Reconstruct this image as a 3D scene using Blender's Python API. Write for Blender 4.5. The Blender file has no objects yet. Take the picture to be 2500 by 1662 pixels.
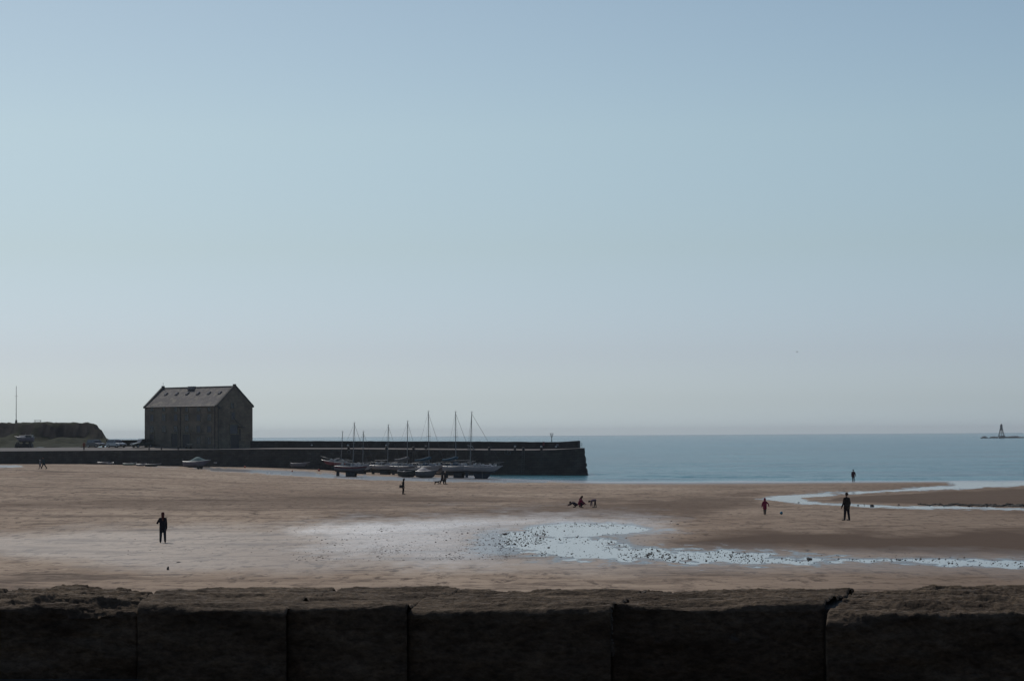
import bpy, bmesh, math, random
import numpy as np
from mathutils import Vector, Matrix
R = math.radians
random.seed(7)
S = bpy.context.scene
C = S.collection

# ------------------------------------------------------------------ camera
W0, H0, FPX = 2500.0, 1662.0, 5300.0
CAMZ = 6.9
HORY = 1061.0
PITCH = math.atan((HORY - H0 / 2) / FPX)
ROLL = 0.0064
fw = np.array([0, math.cos(PITCH), math.sin(PITCH)])
up0 = np.array([0, -math.sin(PITCH), math.cos(PITCH)])
rt0 = np.array([1.0, 0, 0])
rt = math.cos(ROLL) * rt0 - math.sin(ROLL) * up0
up = math.cos(ROLL) * up0 + math.sin(ROLL) * rt0
cam = bpy.data.cameras.new('camera')
camo = bpy.data.objects.new('camera', cam)
C.objects.link(camo)
m = Matrix(((rt[0], up[0], -fw[0], 0), (rt[1], up[1], -fw[1], 0), (rt[2], up[2], -fw[2], CAMZ), (0, 0, 0, 1)))
camo.matrix_world = m
cam.sensor_width = 36
cam.lens = 36 * FPX / W0
cam.clip_start = 0.5
cam.clip_end = 60000
S.camera = camo

# ------------------------------------------------------------------ light
SUN_EL, SUN_AZ = 46.0, -27.0        # azimuth from +Y, positive to the right
S.view_settings.view_transform = 'Standard'
S.view_settings.look = 'None'
S.view_settings.exposure = -0.35
S.view_settings.gamma = 1
w = bpy.data.worlds.new('World')
S.world = w
w.use_nodes = True
nt = w.node_tree
bg = nt.nodes['Background']
sky = nt.nodes.new('ShaderNodeTexSky')
sky.sky_type = 'NISHITA'
sky.sun_disc = False
sky.sun_elevation = R(SUN_EL)
sky.sun_rotation = R(SUN_AZ)
sky.altitude = 0
sky.air_density = 1.0
sky.dust_density = 1.2
sky.ozone_density = 2.0
_tc = nt.nodes.new('ShaderNodeTexCoord'); _sp = nt.nodes.new('ShaderNodeSeparateXYZ'); _cr = nt.nodes.new('ShaderNodeValToRGB'); _mx = nt.nodes.new('ShaderNodeMix')
_mx.data_type = 'RGBA'; _mx.blend_type = 'MULTIPLY'; _mx.inputs[0].default_value = 1
nt.links.new(_tc.outputs['Generated'], _sp.inputs[0]); nt.links.new(_sp.outputs[2], _cr.inputs[0])
_e = _cr.color_ramp.elements; _e[0].position = 0; _e[1].position = .6      # sea air: clearer and bluer near the horizon than the stock sky
_e[0].color = (1.42, 1.98, 3.0, 1); _e[1].color = (.85, .9, .95, 1)
for _p, _c in ((.014, (1.14, 1.50, 2.20)), (.037, (1.02, 1.22, 1.72)), (.085, (1.06, 1.18, 1.31)), (.138, (1.20, 1.29, 1.27)), (.2, (1.15, 1.23, 1.20))):
    _k = _e.new(_p); _k.color = _c + (1,)
nt.links.new(sky.outputs[0], _mx.inputs[6]); nt.links.new(_cr.outputs[0], _mx.inputs[7]); nt.links.new(_mx.outputs[2], bg.inputs[0])
bg.inputs[1].default_value = 0.075
sl = bpy.data.lights.new('sun', 'SUN')
sl.energy = 2.3
sl.angle = R(0.6)
sl.color = (1, .95, .88)
so = bpy.data.objects.new('sun', sl)
C.objects.link(so)
sd = Vector((math.sin(R(SUN_AZ)) * math.cos(R(SUN_EL)), math.cos(R(SUN_AZ)) * math.cos(R(SUN_EL)), math.sin(R(SUN_EL))))
so.rotation_euler = sd.to_track_quat('Z', 'Y').to_euler()
try:
    S.cycles.volume_bounces = 0
except Exception:
    pass

# ------------------------------------------------------------------ maths helpers
CAM = np.array([0, 0, CAMZ])
def ray(px, py):
    return fw * FPX + rt * (px - W0 / 2) + up * (H0 / 2 - py)
def at_z(px, py, z):
    d = ray(px, py)
    return CAM + d * ((z - CAMZ) / d[2])
def at_d(px, py, Y):
    d = ray(px, py)
    return CAM + d * (Y / d[1])
def proj(P):
    v = P - CAM
    a = v @ rt; b = v @ up; c = v @ fw
    return W0 / 2 + FPX * a / c, H0 / 2 - FPX * b / c
def h3(ix, iy, iz, s):
    n = (ix * 374761393 + iy * 668265263 + iz * 2147483647 + s * 974711) & 0xffffffff
    n = ((n ^ (n >> 13)) * 1274126177) & 0xffffffff
    n = (n ^ (n >> 16)) & 0xffffffff
    return n.astype(np.float64) / 4294967295.0 * 2 - 1
def vn(x, y, z=None, s=0):
    x = np.asarray(x, float); y = np.asarray(y, float)
    z = np.zeros_like(x) if z is None else np.asarray(z, float)
    ix = np.floor(x).astype(np.int64); iy = np.floor(y).astype(np.int64); iz = np.floor(z).astype(np.int64)
    fx, fy, fz = x - ix, y - iy, z - iz
    fx = fx * fx * fx * (fx * (fx * 6 - 15) + 10); fy = fy * fy * fy * (fy * (fy * 6 - 15) + 10); fz = fz * fz * (3 - 2 * fz)
    def L(a, b, t): return a + (b - a) * t
    c = [[[h3(ix + i, iy + j, iz + k, s) for k in (0, 1)] for j in (0, 1)] for i in (0, 1)]
    a = L(L(c[0][0][0], c[1][0][0], fx), L(c[0][1][0], c[1][1][0], fx), fy)
    b = L(L(c[0][0][1], c[1][0][1], fx), L(c[0][1][1], c[1][1][1], fx), fy)
    return L(a, b, fz)
def fbm(x, y, z=None, o=4, s=0, g=.5):
    t = 0; a = 1; n = 0
    for i in range(o):
        t = t + a * vn(np.asarray(x) * 2 ** i, np.asarray(y) * 2 ** i, None if z is None else np.asarray(z) * 2 ** i, s + i * 17)
        n += a; a *= g
    return t / n

# ------------------------------------------------------------------ materials
def lin(c):
    return tuple((x / 255 / 12.92 if x / 255 < .04045 else ((x / 255 + .055) / 1.055) ** 2.4) for x in c)
def newmat(name):
    m = bpy.data.materials.new(name); m.use_nodes = True
    n = m.node_tree
    return m, n, n.nodes['Principled BSDF']
def node(n, t, **k):
    x = n.nodes.new(t)
    for a, b in k.items(): setattr(x, a, b)
    return x
def mat(name, col, rough=.7, var=.18, scale=3.0, bump=.1, metal=0, spec=.4, sc3=None, bdist=.02, coords='Object'):
    m, n, p = newmat(name)
    tc = node(n, 'ShaderNodeTexCoord'); mp = node(n, 'ShaderNodeMapping')
    if sc3: mp.inputs['Scale'].default_value = sc3
    n.links.new(tc.outputs[coords], mp.inputs[0])
    no = node(n, 'ShaderNodeTexNoise'); no.inputs['Scale'].default_value = scale; no.inputs['Detail'].default_value = 6
    n.links.new(mp.outputs[0], no.inputs[0])
    cr = node(n, 'ShaderNodeValToRGB')
    cr.color_ramp.elements[0].position = .3; cr.color_ramp.elements[1].position = .7
    cr.color_ramp.elements[0].color = tuple(max(0, c * (1 - var)) for c in col) + (1,)
    cr.color_ramp.elements[1].color = tuple(min(1, c * (1 + var)) for c in col) + (1,)
    n.links.new(no.outputs[0], cr.inputs[0]); n.links.new(cr.outputs[0], p.inputs['Base Color'])
    p.inputs['Roughness'].default_value = rough; p.inputs['Metallic'].default_value = metal
    p.inputs['Specular IOR Level'].default_value = spec
    if bump:
        b = node(n, 'ShaderNodeBump'); b.inputs['Strength'].default_value = bump; b.inputs['Distance'].default_value = bdist
        n.links.new(no.outputs[0], b.inputs['Height']); n.links.new(b.outputs[0], p.inputs['Normal'])
    return m
def M(name, *a, **k):
    if name not in MATS: MATS[name] = mat(name, *a, **k)
    return MATS[name]
MATS = {}

# ------------------------------------------------------------------ object helpers
def tag(o, label=None, cat=None, group=None, kind=None):
    if label: o['label'] = label
    if cat: o['category'] = cat
    if group: o['group'] = group
    if kind: o['kind'] = kind
    return o
def link(o, parent=None):
    C.objects.link(o)
    if parent is not None: o.parent = parent
    return o
def meshobj(name, verts, faces, mt, parent=None, smooth=False):
    me = bpy.data.meshes.new(name)
    me.from_pydata([tuple(v) for v in verts], [], [tuple(f) for f in faces])
    me.update()
    if mt: me.materials.append(mt)
    if smooth:
        for p in me.polygons: p.use_smooth = True
    return link(bpy.data.objects.new(name, me), parent)
def empty(name, loc, yaw=0, rot=None):
    o = bpy.data.objects.new(name, None); C.objects.link(o)
    o.location = tuple(loc); o.rotation_euler = rot if rot else (0, 0, yaw)
    o.empty_display_size = .2
    return o
class MB:
    def __init__(s): s.b = bmesh.new()
    def box(s, c, d, rz=0, ry=0, rx=0, taper=1.0, bevel=0):
        r = bmesh.ops.create_cube(s.b, size=1)
        mt = Matrix.Translation(c) @ Matrix.Rotation(rz, 4, 'Z') @ Matrix.Rotation(ry, 4, 'Y') @ Matrix.Rotation(rx, 4, 'X')
        for v in r['verts']:
            k = taper if v.co.z > 0 else 1
            v.co = mt @ Vector((v.co.x * d[0] * k, v.co.y * d[1] * k, v.co.z * d[2]))
        if bevel:
            es = list({e for v in r['verts'] for e in v.link_edges})
            bmesh.ops.bevel(s.b, geom=es, offset=bevel, segments=2, affect='EDGES', profile=.5)
        return s
    def tube(s, p0, p1, r0, r1=None, seg=8):
        r1 = r0 if r1 is None else r1
        p0, p1 = Vector(p0), Vector(p1); d = p1 - p0
        if d.length < 1e-6: return s
        q = d.to_track_quat('Z', 'Y').to_matrix().to_4x4()
        r = bmesh.ops.create_cone(s.b, cap_ends=True, segments=seg, radius1=r0, radius2=max(r1, 1e-4), depth=d.length)
        mt = Matrix.Translation((p0 + p1) / 2) @ q
        for v in r['verts']: v.co = mt @ v.co
        return s
    def path(s, pts, r, seg=6):
        for a, b in zip(pts[:-1], pts[1:]): s.tube(a, b, r, seg=seg)
        return s
    def ball(s, c, r, sub=2, sc=(1, 1, 1)):
        g = bmesh.ops.create_icosphere(s.b, subdivisions=sub, radius=1)
        for v in g['verts']: v.co = Vector((c[0] + v.co.x * r * sc[0], c[1] + v.co.y * r * sc[1], c[2] + v.co.z * r * sc[2]))
        return s
    def torus(s, c, R_, r, ax='Y', n=20, k=8):
        vs = []
        for i in range(n):
            a = 2 * math.pi * i / n; row = []
            for j in range(k):
                b = 2 * math.pi * j / k
                x, y, z = (R_ + r * math.cos(b)) * math.cos(a), r * math.sin(b), (R_ + r * math.cos(b)) * math.sin(a)
                if ax == 'Z': y, z = z, y
                if ax == 'X': x, y = y, x
                row.append(s.b.verts.new((c[0] + x, c[1] + y, c[2] + z)))
            vs.append(row)
        for i in range(n):
            for j in range(k):
                s.b.faces.new((vs[i][j], vs[(i + 1) % n][j], vs[(i + 1) % n][(j + 1) % k], vs[i][(j + 1) % k]))
        return s
    def prism(s, poly, y0, y1, taper=None):
        """poly in (x,z), extruded along y"""
        a = [s.b.verts.new((p[0], y0, p[1])) for p in poly]
        b = [s.b.verts.new((p[0], y1, p[1])) for p in poly]
        n = len(poly)
        s.b.faces.new(a); s.b.faces.new(b[::-1])
        for i in range(n): s.b.faces.new((a[i], b[i], b[(i + 1) % n], a[(i + 1) % n]))
        return s
    def poly(s, pts):
        s.b.faces.new([s.b.verts.new(p) for p in pts]); return s
    def build(s, name, mt, parent=None, smooth=False):
        bmesh.ops.recalc_face_normals(s.b, faces=s.b.faces)
        me = bpy.data.meshes.new(name); s.b.to_mesh(me); s.b.free()
        me.materials.append(mt)
        if smooth:
            for p in me.polygons: p.use_smooth = True
        return link(bpy.data.objects.new(name, me), parent)

# ================================================================== TERRAIN
# line of the quay wall (top edge)
PA = at_d(0, 1101, 412.0); PB = at_d(1427, 1093.5, 368.0)
wdir = (PB - PA)[:2]; WLEN = float(np.hypot(*wdir)); wdir = wdir / WLEN
wnor = np.array([-wdir[1], wdir[0]])                      # points away from camera (seaward)
if wnor[1] < 0: wnor = -wnor
def on_wall(px, py, off=0.0):
    """intersection of a pixel ray with the vertical plane of the quay wall moved back by off"""
    d = ray(px, py); o = PA[:2] + wnor * off
    t = ((o - CAM[:2]) @ wnor) / (d[:2] @ wnor)
    return CAM + d * t
ctrl = []
for px, py, z in [(200, 1430, 1.5), (-400, 1430, 1.6), (1250, 1430, 1.5), (2700, 1430, 1.5), (398, 1325, 1.15), (2067, 1271, 1.26),
                  (1868, 1257, 1.2), (984, 1207, .85), (1410, 1239, 1.05), (1085, 1182, .4), (104, 1144.5, 2.6), (-200, 1150, 2.7),
                  (1440, 1177, 0), (1620, 1177.5, 0), (1800, 1177, 0), (2085, 1176, 0), (2330, 1175, 0), (2620, 1176, 0), (2500, 1215, .6),
                  (1500, 1155, -.9), (2100, 1140, -1.5), (2600, 1130, -2), (1300, 1172.5, 0), (860, 1163, .5), (700, 1156, .9),
                  (1000, 1168, .3), (1150, 1169.5, .1), (300, 1180, 2.0), (1250, 1300, 1.25), (1900, 1330, 1.35), (2500, 1330, 1.3)]:
    p = at_z(px, py, z); ctrl.append((p[0], p[1], z))
for px, py in [(0, 1133), (190, 1132), (300, 1134.5), (420, 1138), (560, 1138.8), (720, 1141.5), (790, 1144)]:
    ctrl.append(tuple(on_wall(px, py, -.5)))
for px, py in [(900, 1153), (1000, 1157), (1150, 1160)]:
    ctrl.append(tuple(on_wall(px, py, -.5)))
for X, Y, z in [(0, 30, 1.6), (-60, 30, 1.7), (60, 30, 1.6), (-130, 480, 2.2), (-60, 480, 1.0), (0, 480, -1.5), (120, 480, -3), (0, 900, -5), (-300, 500, 2), (300, 500, -4), (-250, 200, 2.6), (250, 200, 1.5)]:
    ctrl.append((X, Y, z))
ctrl = np.array(ctrl)
_c = ctrl[:, :2] / 100.0; _n = len(_c)
def _U(r): return np.where(r > 1e-9, r * r * np.log(r + 1e-12), 0)
_K = _U(np.hypot(_c[:, None, 0] - _c[None, :, 0], (_c[:, None, 1] - _c[None, :, 1])))
_P = np.c_[np.ones(_n), _c]
_A = np.zeros((_n + 3, _n + 3)); _A[:_n, :_n] = _K + np.eye(_n) * 2e-3; _A[:_n, _n:] = _P; _A[_n:, :_n] = _P.T
_w = np.linalg.solve(_A, np.r_[ctrl[:, 2], 0, 0, 0])
def base_z(X, Y):
    x = np.asarray(X, float) / 100; y = np.asarray(Y, float) / 100
    z = _w[_n] + _w[_n + 1] * x + _w[_n + 2] * y
    for i in range(_n): z = z + _w[i] * _U(np.hypot(x - _c[i, 0], y - _c[i, 1]))
    return z
def ground(px, py, y0=60, y1=470):
    d = ray(px, py); Y = np.linspace(y0, y1, 4000); P = CAM[:, None] + d[:, None] * (Y / d[1])
    g = base_z(P[0], Y); k = np.argmax(P[2] < g)
    return np.array([P[0][k], Y[k], g[k]])

def sdpoly(px, py, poly, ky=3.0):
    """signed distance (negative inside), y stretched by ky"""
    P = [(a, b * ky) for a, b in poly]; x = px; y = py * ky
    d = np.full(x.shape, 1e18); ins = np.zeros(x.shape, bool)
    n = len(P)
    for i in range(n):
        x0, y0 = P[i]; x1, y1 = P[(i + 1) % n]
        ex, ey = x1 - x0, y1 - y0
        t = np.clip(((x - x0) * ex + (y - y0) * ey) / (ex * ex + ey * ey + 1e-9), 0, 1)
        d = np.minimum(d, (x - x0 - t * ex) ** 2 + (y - y0 - t * ey) ** 2)
        c = ((y0 > y) != (y1 > y)) & (x < (x1 - x0) * (y - y0) / (y1 - y0 + 1e-12) + x0)
        ins ^= c
    d = np.sqrt(d); d[ins] *= -1
    return d
# outlines of the standing water, surveyed as bearings from the promenade and laid on the sand
POOL_A = [(1285, 1287), (1330, 1280), (1400, 1277), (1480, 1277), (1545, 1282), (1586, 1290), (1560, 1298), (1500, 1304), (1440, 1310), (1350, 1311), (1290, 1303)]
POOL_B = [(1262, 1300), (1290, 1304), (1360, 1312), (1460, 1309), (1505, 1318), (1500, 1333), (1570, 1341), (1640, 1345), (1750, 1346), (1900, 1358), (2040, 1361), (2040, 1367), (1900, 1368), (1780, 1368), (1650, 1368), (1500, 1366), (1380, 1366), (1310, 1360), (1275, 1346), (1240, 1330), (1235, 1310)]
POOL_C = [(2020, 1363), (2120, 1363), (2270, 1364), (2400, 1368), (2560, 1370), (2950, 1378), (2950, 1388), (2560, 1384), (2440, 1381), (2300, 1377), (2200, 1371), (2100, 1368)]
STREAM = [(1845, 1217), (1868, 1210), (1950, 1205.5), (2060, 1202), (2110, 1199), (2165, 1196), (2230, 1190), (2330, 1184), (2290, 1179), (2350, 1172), (2600, 1166), (3100, 1160), (3100, 1172), (2600, 1180), (2480, 1186), (2360, 1192), (2230, 1197.5), (2110, 1203.5), (2050, 1207.5), (2000, 1212), (1965, 1216), (1980, 1221), (2010, 1226), (2100, 1230), (2200, 1233), (2300, 1235.5), (2400, 1237), (2600, 1239), (3100, 1240), (3100, 1250), (2600, 1247), (2400, 1245), (2250, 1242), (2100, 1237), (2060, 1234), (1960, 1230.5), (1900, 1225)]
CHAN = [(480, 1140.5), (520, 1142), (600, 1146.5), (700, 1152), (780, 1157), (860, 1160), (960, 1163.5), (1110, 1167.5), (1240, 1170), (1330, 1172), (1330, 1176.5), (1240, 1176), (1110, 1174), (1000, 1172), (900, 1169), (780, 1164), (700, 1158), (600, 1152), (520, 1146.5)]
CHAN2 = [(-60, 1134), (0, 1135.5), (40, 1136), (62, 1138), (40, 1140), (0, 1141), (-60, 1141)]
CHAN3 = [(355, 1139.2), (450, 1141), (500, 1143), (500, 1145), (440, 1142.8), (355, 1140.8)]

cols = np.r_[np.linspace(-4200, -150, 60), np.linspace(-130, 2630, 1180), np.linspace(2650, 6700, 60)]
drops = np.r_[np.linspace(60, 95, 30)[:-1], np.linspace(96, 126, 75)[:-1], np.linspace(126, 382, 480), np.array([400, 440, 500, 600, 800, 1200, 2000, 4000])]
Ys = 5.7 * FPX / drops
Ys[:29] = np.linspace(900, 5.7 * FPX / 95, 30)[:-1]
cx = (cols - W0 / 2) / FPX
GX = cx[None, :] * Ys[:, None]; GY = np.repeat(Ys[:, None], len(cols), 1)
GZ = base_z(GX, GY)
PXg, PYg = proj(np.stack([GX, GY, GZ], -1))
GZ0 = GZ.copy()
rag = fbm(GX * 1.6, GY * .55, o=4, s=3)             # ragged edges
rag2 = fbm(GX * .35, GY * .12, o=3, s=9)
def mask(poly, soft, a1, a2):
    sd = sdpoly(PXg, PYg, poly)
    return .5 - sd / soft + a1 * rag + a2 * rag2
mA = mask(POOL_A, 26, .35, .2)
mB = mask(POOL_B, 46, 1.2, .6)
mC = mask(POOL_C, 24, .9, .6)
mS = mask(STREAM, 9, 1.1, 1.2) - .28
mH = np.maximum(np.maximum(.25 + mask(CHAN, 9, .5, .4), mask(CHAN2, 6, .5, .2)), mask(CHAN3, 6, .4, .4))
pool = np.maximum(np.maximum(mA, mB), mC)
water = np.maximum(np.maximum(pool, mS), mH)
near = np.clip(1.2 - np.minimum(np.minimum(sdpoly(PXg, PYg, POOL_B), sdpoly(PXg, PYg, POOL_A)), sdpoly(PXg, PYg, POOL_C)) / 110., 0, 1)
shoreband = np.clip(1 - np.abs(GZ0) / .10, 0, 1)
GLIST = [(250, 1290), (650, 1285), (950, 1272), (1180, 1264), (1420, 1265), (1600, 1272), (1640, 1300), (1600, 1335), (2000, 1345), (2500, 1352), (2560, 1398), (1900, 1390), (1500, 1392), (900, 1395), (420, 1392), (-100, 1350), (-100, 1305)]
sheen = np.clip(.55 - sdpoly(PXg, PYg, GLIST) / 90. + .35 * rag2 + .2 * rag, 0, 1)
SH2 = [(780, 1294), (960, 1276), (1100, 1267), (1250, 1264), (1400, 1265), (1560, 1272), (1600, 1282), (1500, 1280), (1300, 1284), (1200, 1300), (1180, 1340), (1200, 1366), (1000, 1368), (800, 1340)]
sheen2 = np.clip(.5 - sdpoly(PXg, PYg, SH2) / 120. + .3 * rag2 + .25 * rag, 0, 1)
F1 = [(1110, 1308), (1180, 1288), (1300, 1284), (1330, 1300), (1330, 1372), (1230, 1372), (1130, 1352)]
F2 = [(1470, 1296), (1640, 1288), (1660, 1300), (1560, 1306), (1560, 1322), (1660, 1342), (1560, 1346), (1480, 1336)]
F3 = [(1500, 1340), (1900, 1350), (2560, 1358), (2560, 1392), (2100, 1378), (1700, 1378), (1250, 1382), (1250, 1362)]
def fld(P_, soft, k, a=.35, b_=.35): return k * np.clip(.5 - sdpoly(PXg, PYg, P_) / soft + a * rag2 + b_ * rag, 0, 1)
filmv = np.clip(np.maximum.reduce([fld(F1, 120, .72), fld(F2, 60, .60), fld(F3, 70, .52), .12 * sheen2, .8 * shoreband, np.clip(.74 + (pool - .5) * .62, 0, 1), np.clip(.70 + (np.maximum(mS, mH) - .5) * .9, 0, 1)]), 0, 1)
wetv = np.clip(np.maximum.reduce([.62 * sheen + .38 * sheen2, shoreband, np.clip(water + .15, 0, 1)]), 0, 1)
G1 = [(700, 1290), (880, 1277), (1060, 1269), (1250, 1265), (1480, 1268), (1570, 1276), (1400, 1275), (1300, 1278), (1160, 1285), (1080, 1298), (900, 1304), (740, 1304)]
glit = np.maximum(fld(G1, 60, 1.0, .25, .3), fld(SH2, 200, .62, .4, .35))
D1 = [(1640, 1322), (1850, 1296), (2100, 1300), (2500, 1296), (2640, 1330), (2640, 1358), (2200, 1352), (1900, 1338), (1650, 1334)]
D2 = [(800, 1262), (1100, 1240), (1400, 1225), (1850, 1207), (1850, 1226), (1700, 1262), (1500, 1262), (1100, 1262)]
D3 = [(2640, 1190), (2500, 1193), (2300, 1200), (2050, 1212), (2020, 1224), (2200, 1229), (2640, 1235)]
D4 = [(300, 1215), (800, 1205), (1300, 1218), (900, 1238), (300, 1240), (-100, 1232)]
damp_vignette = np.clip(np.maximum.reduce([np.clip(.6 - sdpoly(PXg, PYg, d) / sft + .5 * rag2, 0, 1) * k for d, sft, k in ((D1, 90, 1.1), (D2, 80, .75), (D3, 16, .9), (D4, 60, .6))]), 0, 1)
damp_vignette = np.maximum(damp_vignette, np.clip((PXg - 1500) / 1600., 0, .45))  # lens vignette painted into the sand: darker to the right, over the damp bands
# relief of the sand
amp = (1 - .85 * wetv) * np.clip(1 - (water + .1) * 1.6, 0, 1) * np.clip((GZ0 - .02) / .15, 0, 1)
trk = fbm(GX * 1.2, GY * .55, o=4, s=21)
trk = np.sign(trk) * np.abs(trk) ** 1.0
und = fbm(GX * .09, GY * .035, o=3, s=31)
rip = np.sin(GY * 3.2 + 2.5 * fbm(GX * .5, GY * .3, s=41)) * np.clip((132 - GY) / 20, 0, 1)
edge = np.clip((.5 - water) * 1.2, 0, 1)
GZ = GZ0 + amp * (.020 * trk + .05 * und * np.clip((GY - 100) / 80, .2, 1) + .003 * rip)
iswater = (water > .5) & (GZ0 > -.05)
GZ = np.where(iswater, GZ0 - .015, GZ)
# scattered scoured lines with small shaded scarps
scar = fbm(GX * .25, GY * .16, o=4, s=77)
GZ += amp * .035 * np.clip((scar - .32) * 8, 0, 1) * np.clip((GY - 130) / 30, 0, 1)
# bank on the outer side of the stream bend
bank = sdpoly(PXg, PYg, [(1780, 1212), (1830, 1208), (1868, 1204.5), (1950, 1202.5), (2060, 1200.5), (2060, 1196), (1900, 1196), (1800, 1204)])
GZ += .13 * np.clip(.6 - bank / 8, 0, 1) * np.clip(1 - water, 0, 1)

nr, nc = GX.shape
V = np.stack([GX, GY, GZ], -1).reshape(-1, 3)
idx = np.arange(nr * nc).reshape(nr, nc)
quads = np.stack([idx[1:, :-1], idx[1:, 1:], idx[:-1, 1:], idx[:-1, :-1]], -1).reshape(-1, 4)
wq = (iswater[1:, :-1].astype(int) + iswater[1:, 1:] + iswater[:-1, 1:] + iswater[:-1, :-1]).reshape(-1) >= 3
whichS = (mS >= np.maximum(pool, mH))[1:, :-1].reshape(-1)
whichH = (mH > np.maximum(pool, mS))[1:, :-1].reshape(-1)
def gridmesh(name, V, Q, mt, attrs=None, smooth=True):
    used = np.unique(Q); remap = np.full(len(V), -1, np.int64); remap[used] = np.arange(len(used))
    v = V[used]; q = remap[Q]
    me = bpy.data.meshes.new(name)
    me.vertices.add(len(v)); me.vertices.foreach_set('co', v.astype(np.float32).ravel())
    me.loops.add(len(q) * 4); me.loops.foreach_set('vertex_index', q.astype(np.int32).ravel())
    me.polygons.add(len(q)); me.polygons.foreach_set('loop_start', np.arange(0, len(q) * 4, 4, dtype=np.int32))
    try: me.polygons.foreach_set('loop_total', np.full(len(q), 4, np.int32))
    except Exception: pass
    me.update(calc_edges=True); me.validate()
    if smooth: me.polygons.foreach_set('use_smooth', np.ones(len(me.polygons), bool))
    for k, a in (attrs or {}).items():
        at = me.attributes.new(k, 'FLOAT', 'POINT'); at.data.foreach_set('value', a.reshape(-1)[used].astype(np.float32))
    me.materials.append(mt)
    return link(bpy.data.objects.new(name, me))

# sand material: colour patches, moisture from the wet attribute
def sand_material():
    m, n, p = newmat('sand')
    tc = node(n, 'ShaderNodeTexCoord')
    wet = node(n, 'ShaderNodeAttribute', attribute_name='wet'); dmp_vig = node(n, 'ShaderNodeAttribute', attribute_name='damp_vignette')
    def noise(sc, det, s3, rough=.55):
        mp = node(n, 'ShaderNodeMapping'); mp.inputs['Scale'].default_value = s3
        n.links.new(tc.outputs['Object'], mp.inputs[0])
        x = node(n, 'ShaderNodeTexNoise'); x.inputs['Scale'].default_value = sc; x.inputs['Detail'].default_value = det; x.inputs['Roughness'].default_value = rough
        n.links.new(mp.outputs[0], x.inputs[0]); return x
    a = noise(.06, 6, (1, .35, 1)); b = noise(.9, 8, (1, .4, 1), .65); c = noise(6, 4, (1, 1, 1))
    def mix(f, c1, c2, blend='MIX'):
        x = node(n, 'ShaderNodeMix', data_type='RGBA', blend_type=blend)
        for s, v in ((0, f), (6, c1), (7, c2)):
            if hasattr(v, 'links') or hasattr(v, 'is_linked'): n.links.new(v, x.inputs[s])
            else: x.inputs[s].default_value = v if s == 0 else tuple(v) + (1,)
        return x.outputs[2]
    def ramp(o, e0, e1):
        r = node(n, 'ShaderNodeMapRange'); r.inputs[1].default_value = e0; r.inputs[2].default_value = e1
        n.links.new(o, r.inputs[0]); return r.outputs[0]
    col = mix(ramp(a.outputs[0], .38, .62), (.35, .255, .182), (.47, .36, .265))
    col = mix(ramp(b.outputs[0], .56, .76), col, (.105, .075, .055))
    dd_ = noise(.30, 9, (.55, 1, 1), .75); big_ = noise(.045, 3, (.5, 1, 1))
    dm = node(n, 'ShaderNodeMath', operation='MULTIPLY'); n.links.new(ramp(dd_.outputs[0], .50, .68), dm.inputs[0]); n.links.new(ramp(big_.outputs[0], .35, .62), dm.inputs[1])
    col = mix(dm.outputs[0], col, (.13, .092, .066))
    st_ = noise(.16, 8, (.55, 1, 1), .68); col = mix(ramp(st_.outputs[0], .53, .66), col, (.155, .112, .082))
    s2_ = noise(.5, 8, (.5, 1, 1), .72); col = mix(ramp(s2_.outputs[0], .57, .66), col, (.115, .082, .06))
    f2_ = noise(1.0, 7, (1.5, .42, 1), .7); col = mix(ramp(f2_.outputs[0], .54, .64), col, (.14, .102, .076))
    fn_ = noise(1.3, 6, (.7, 1, 1), .72); col = mix(ramp(fn_.outputs[0], .57, .66), col, (.12, .088, .066))
    col = mix(dmp_vig.outputs['Fac'], col, (.115, .076, .052))
    fat = node(n, 'ShaderNodeAttribute', attribute_name='film'); gat = node(n, 'ShaderNodeAttribute', attribute_name='glit')
    ff = noise(4.5, 6, (.6, 1, 1), .65)
    th = node(n, 'ShaderNodeMath', operation='MULTIPLY_ADD'); th.inputs[1].default_value = -.60; th.inputs[2].default_value = .80; n.links.new(fat.outputs['Fac'], th.inputs[0])
    sb = node(n, 'ShaderNodeMath', operation='SUBTRACT'); n.links.new(ff.outputs[0], sb.inputs[0]); n.links.new(th.outputs[0], sb.inputs[1])
    film = ramp(sb.outputs[0], -.03, .03)
    dk = node(n, 'ShaderNodeMath', operation='MULTIPLY'); dk.inputs[1].default_value = .30; n.links.new(wet.outputs['Fac'], dk.inputs[0]); col = mix(dk.outputs[0], col, (.09, .07, .058))
    col = mix(film, col, (.10, .082, .07))
    n.links.new(col, p.inputs['Base Color'])
    def mr(o, a, b_):
        x = node(n, 'ShaderNodeMapRange'); x.inputs[3].default_value = a; x.inputs[4].default_value = b_; n.links.new(o, x.inputs[0]); return x.outputs[0]
    def mixf(f, A, B):
        x = node(n, 'ShaderNodeMix', data_type='FLOAT'); n.links.new(f, x.inputs[0]); n.links.new(A, x.inputs[2]); x.inputs[3].default_value = B; return x.outputs[0]
    n.links.new(mixf(film, mr(wet.outputs['Fac'], .95, .50), .28), p.inputs['Roughness'])
    n.links.new(mixf(film, mr(wet.outputs['Fac'], .08, 1.0), .6), p.inputs['Specular IOR Level'])
    gn = noise(7, 3, (.8, 1, 1), .5); gm = node(n, 'ShaderNodeMath', operation='MULTIPLY'); n.links.new(ramp(gn.outputs[0], .34, .52), gm.inputs[0]); n.links.new(gat.outputs['Fac'], gm.inputs[1])
    n.links.new(gm.outputs[0], p.inputs['Coat Weight']); p.inputs['Coat Roughness'].default_value = .5; p.inputs['Coat IOR'].default_value = 3.6
    ad = node(n, 'ShaderNodeMath', operation='ADD'); n.links.new(b.outputs[0], ad.inputs[0])
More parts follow.
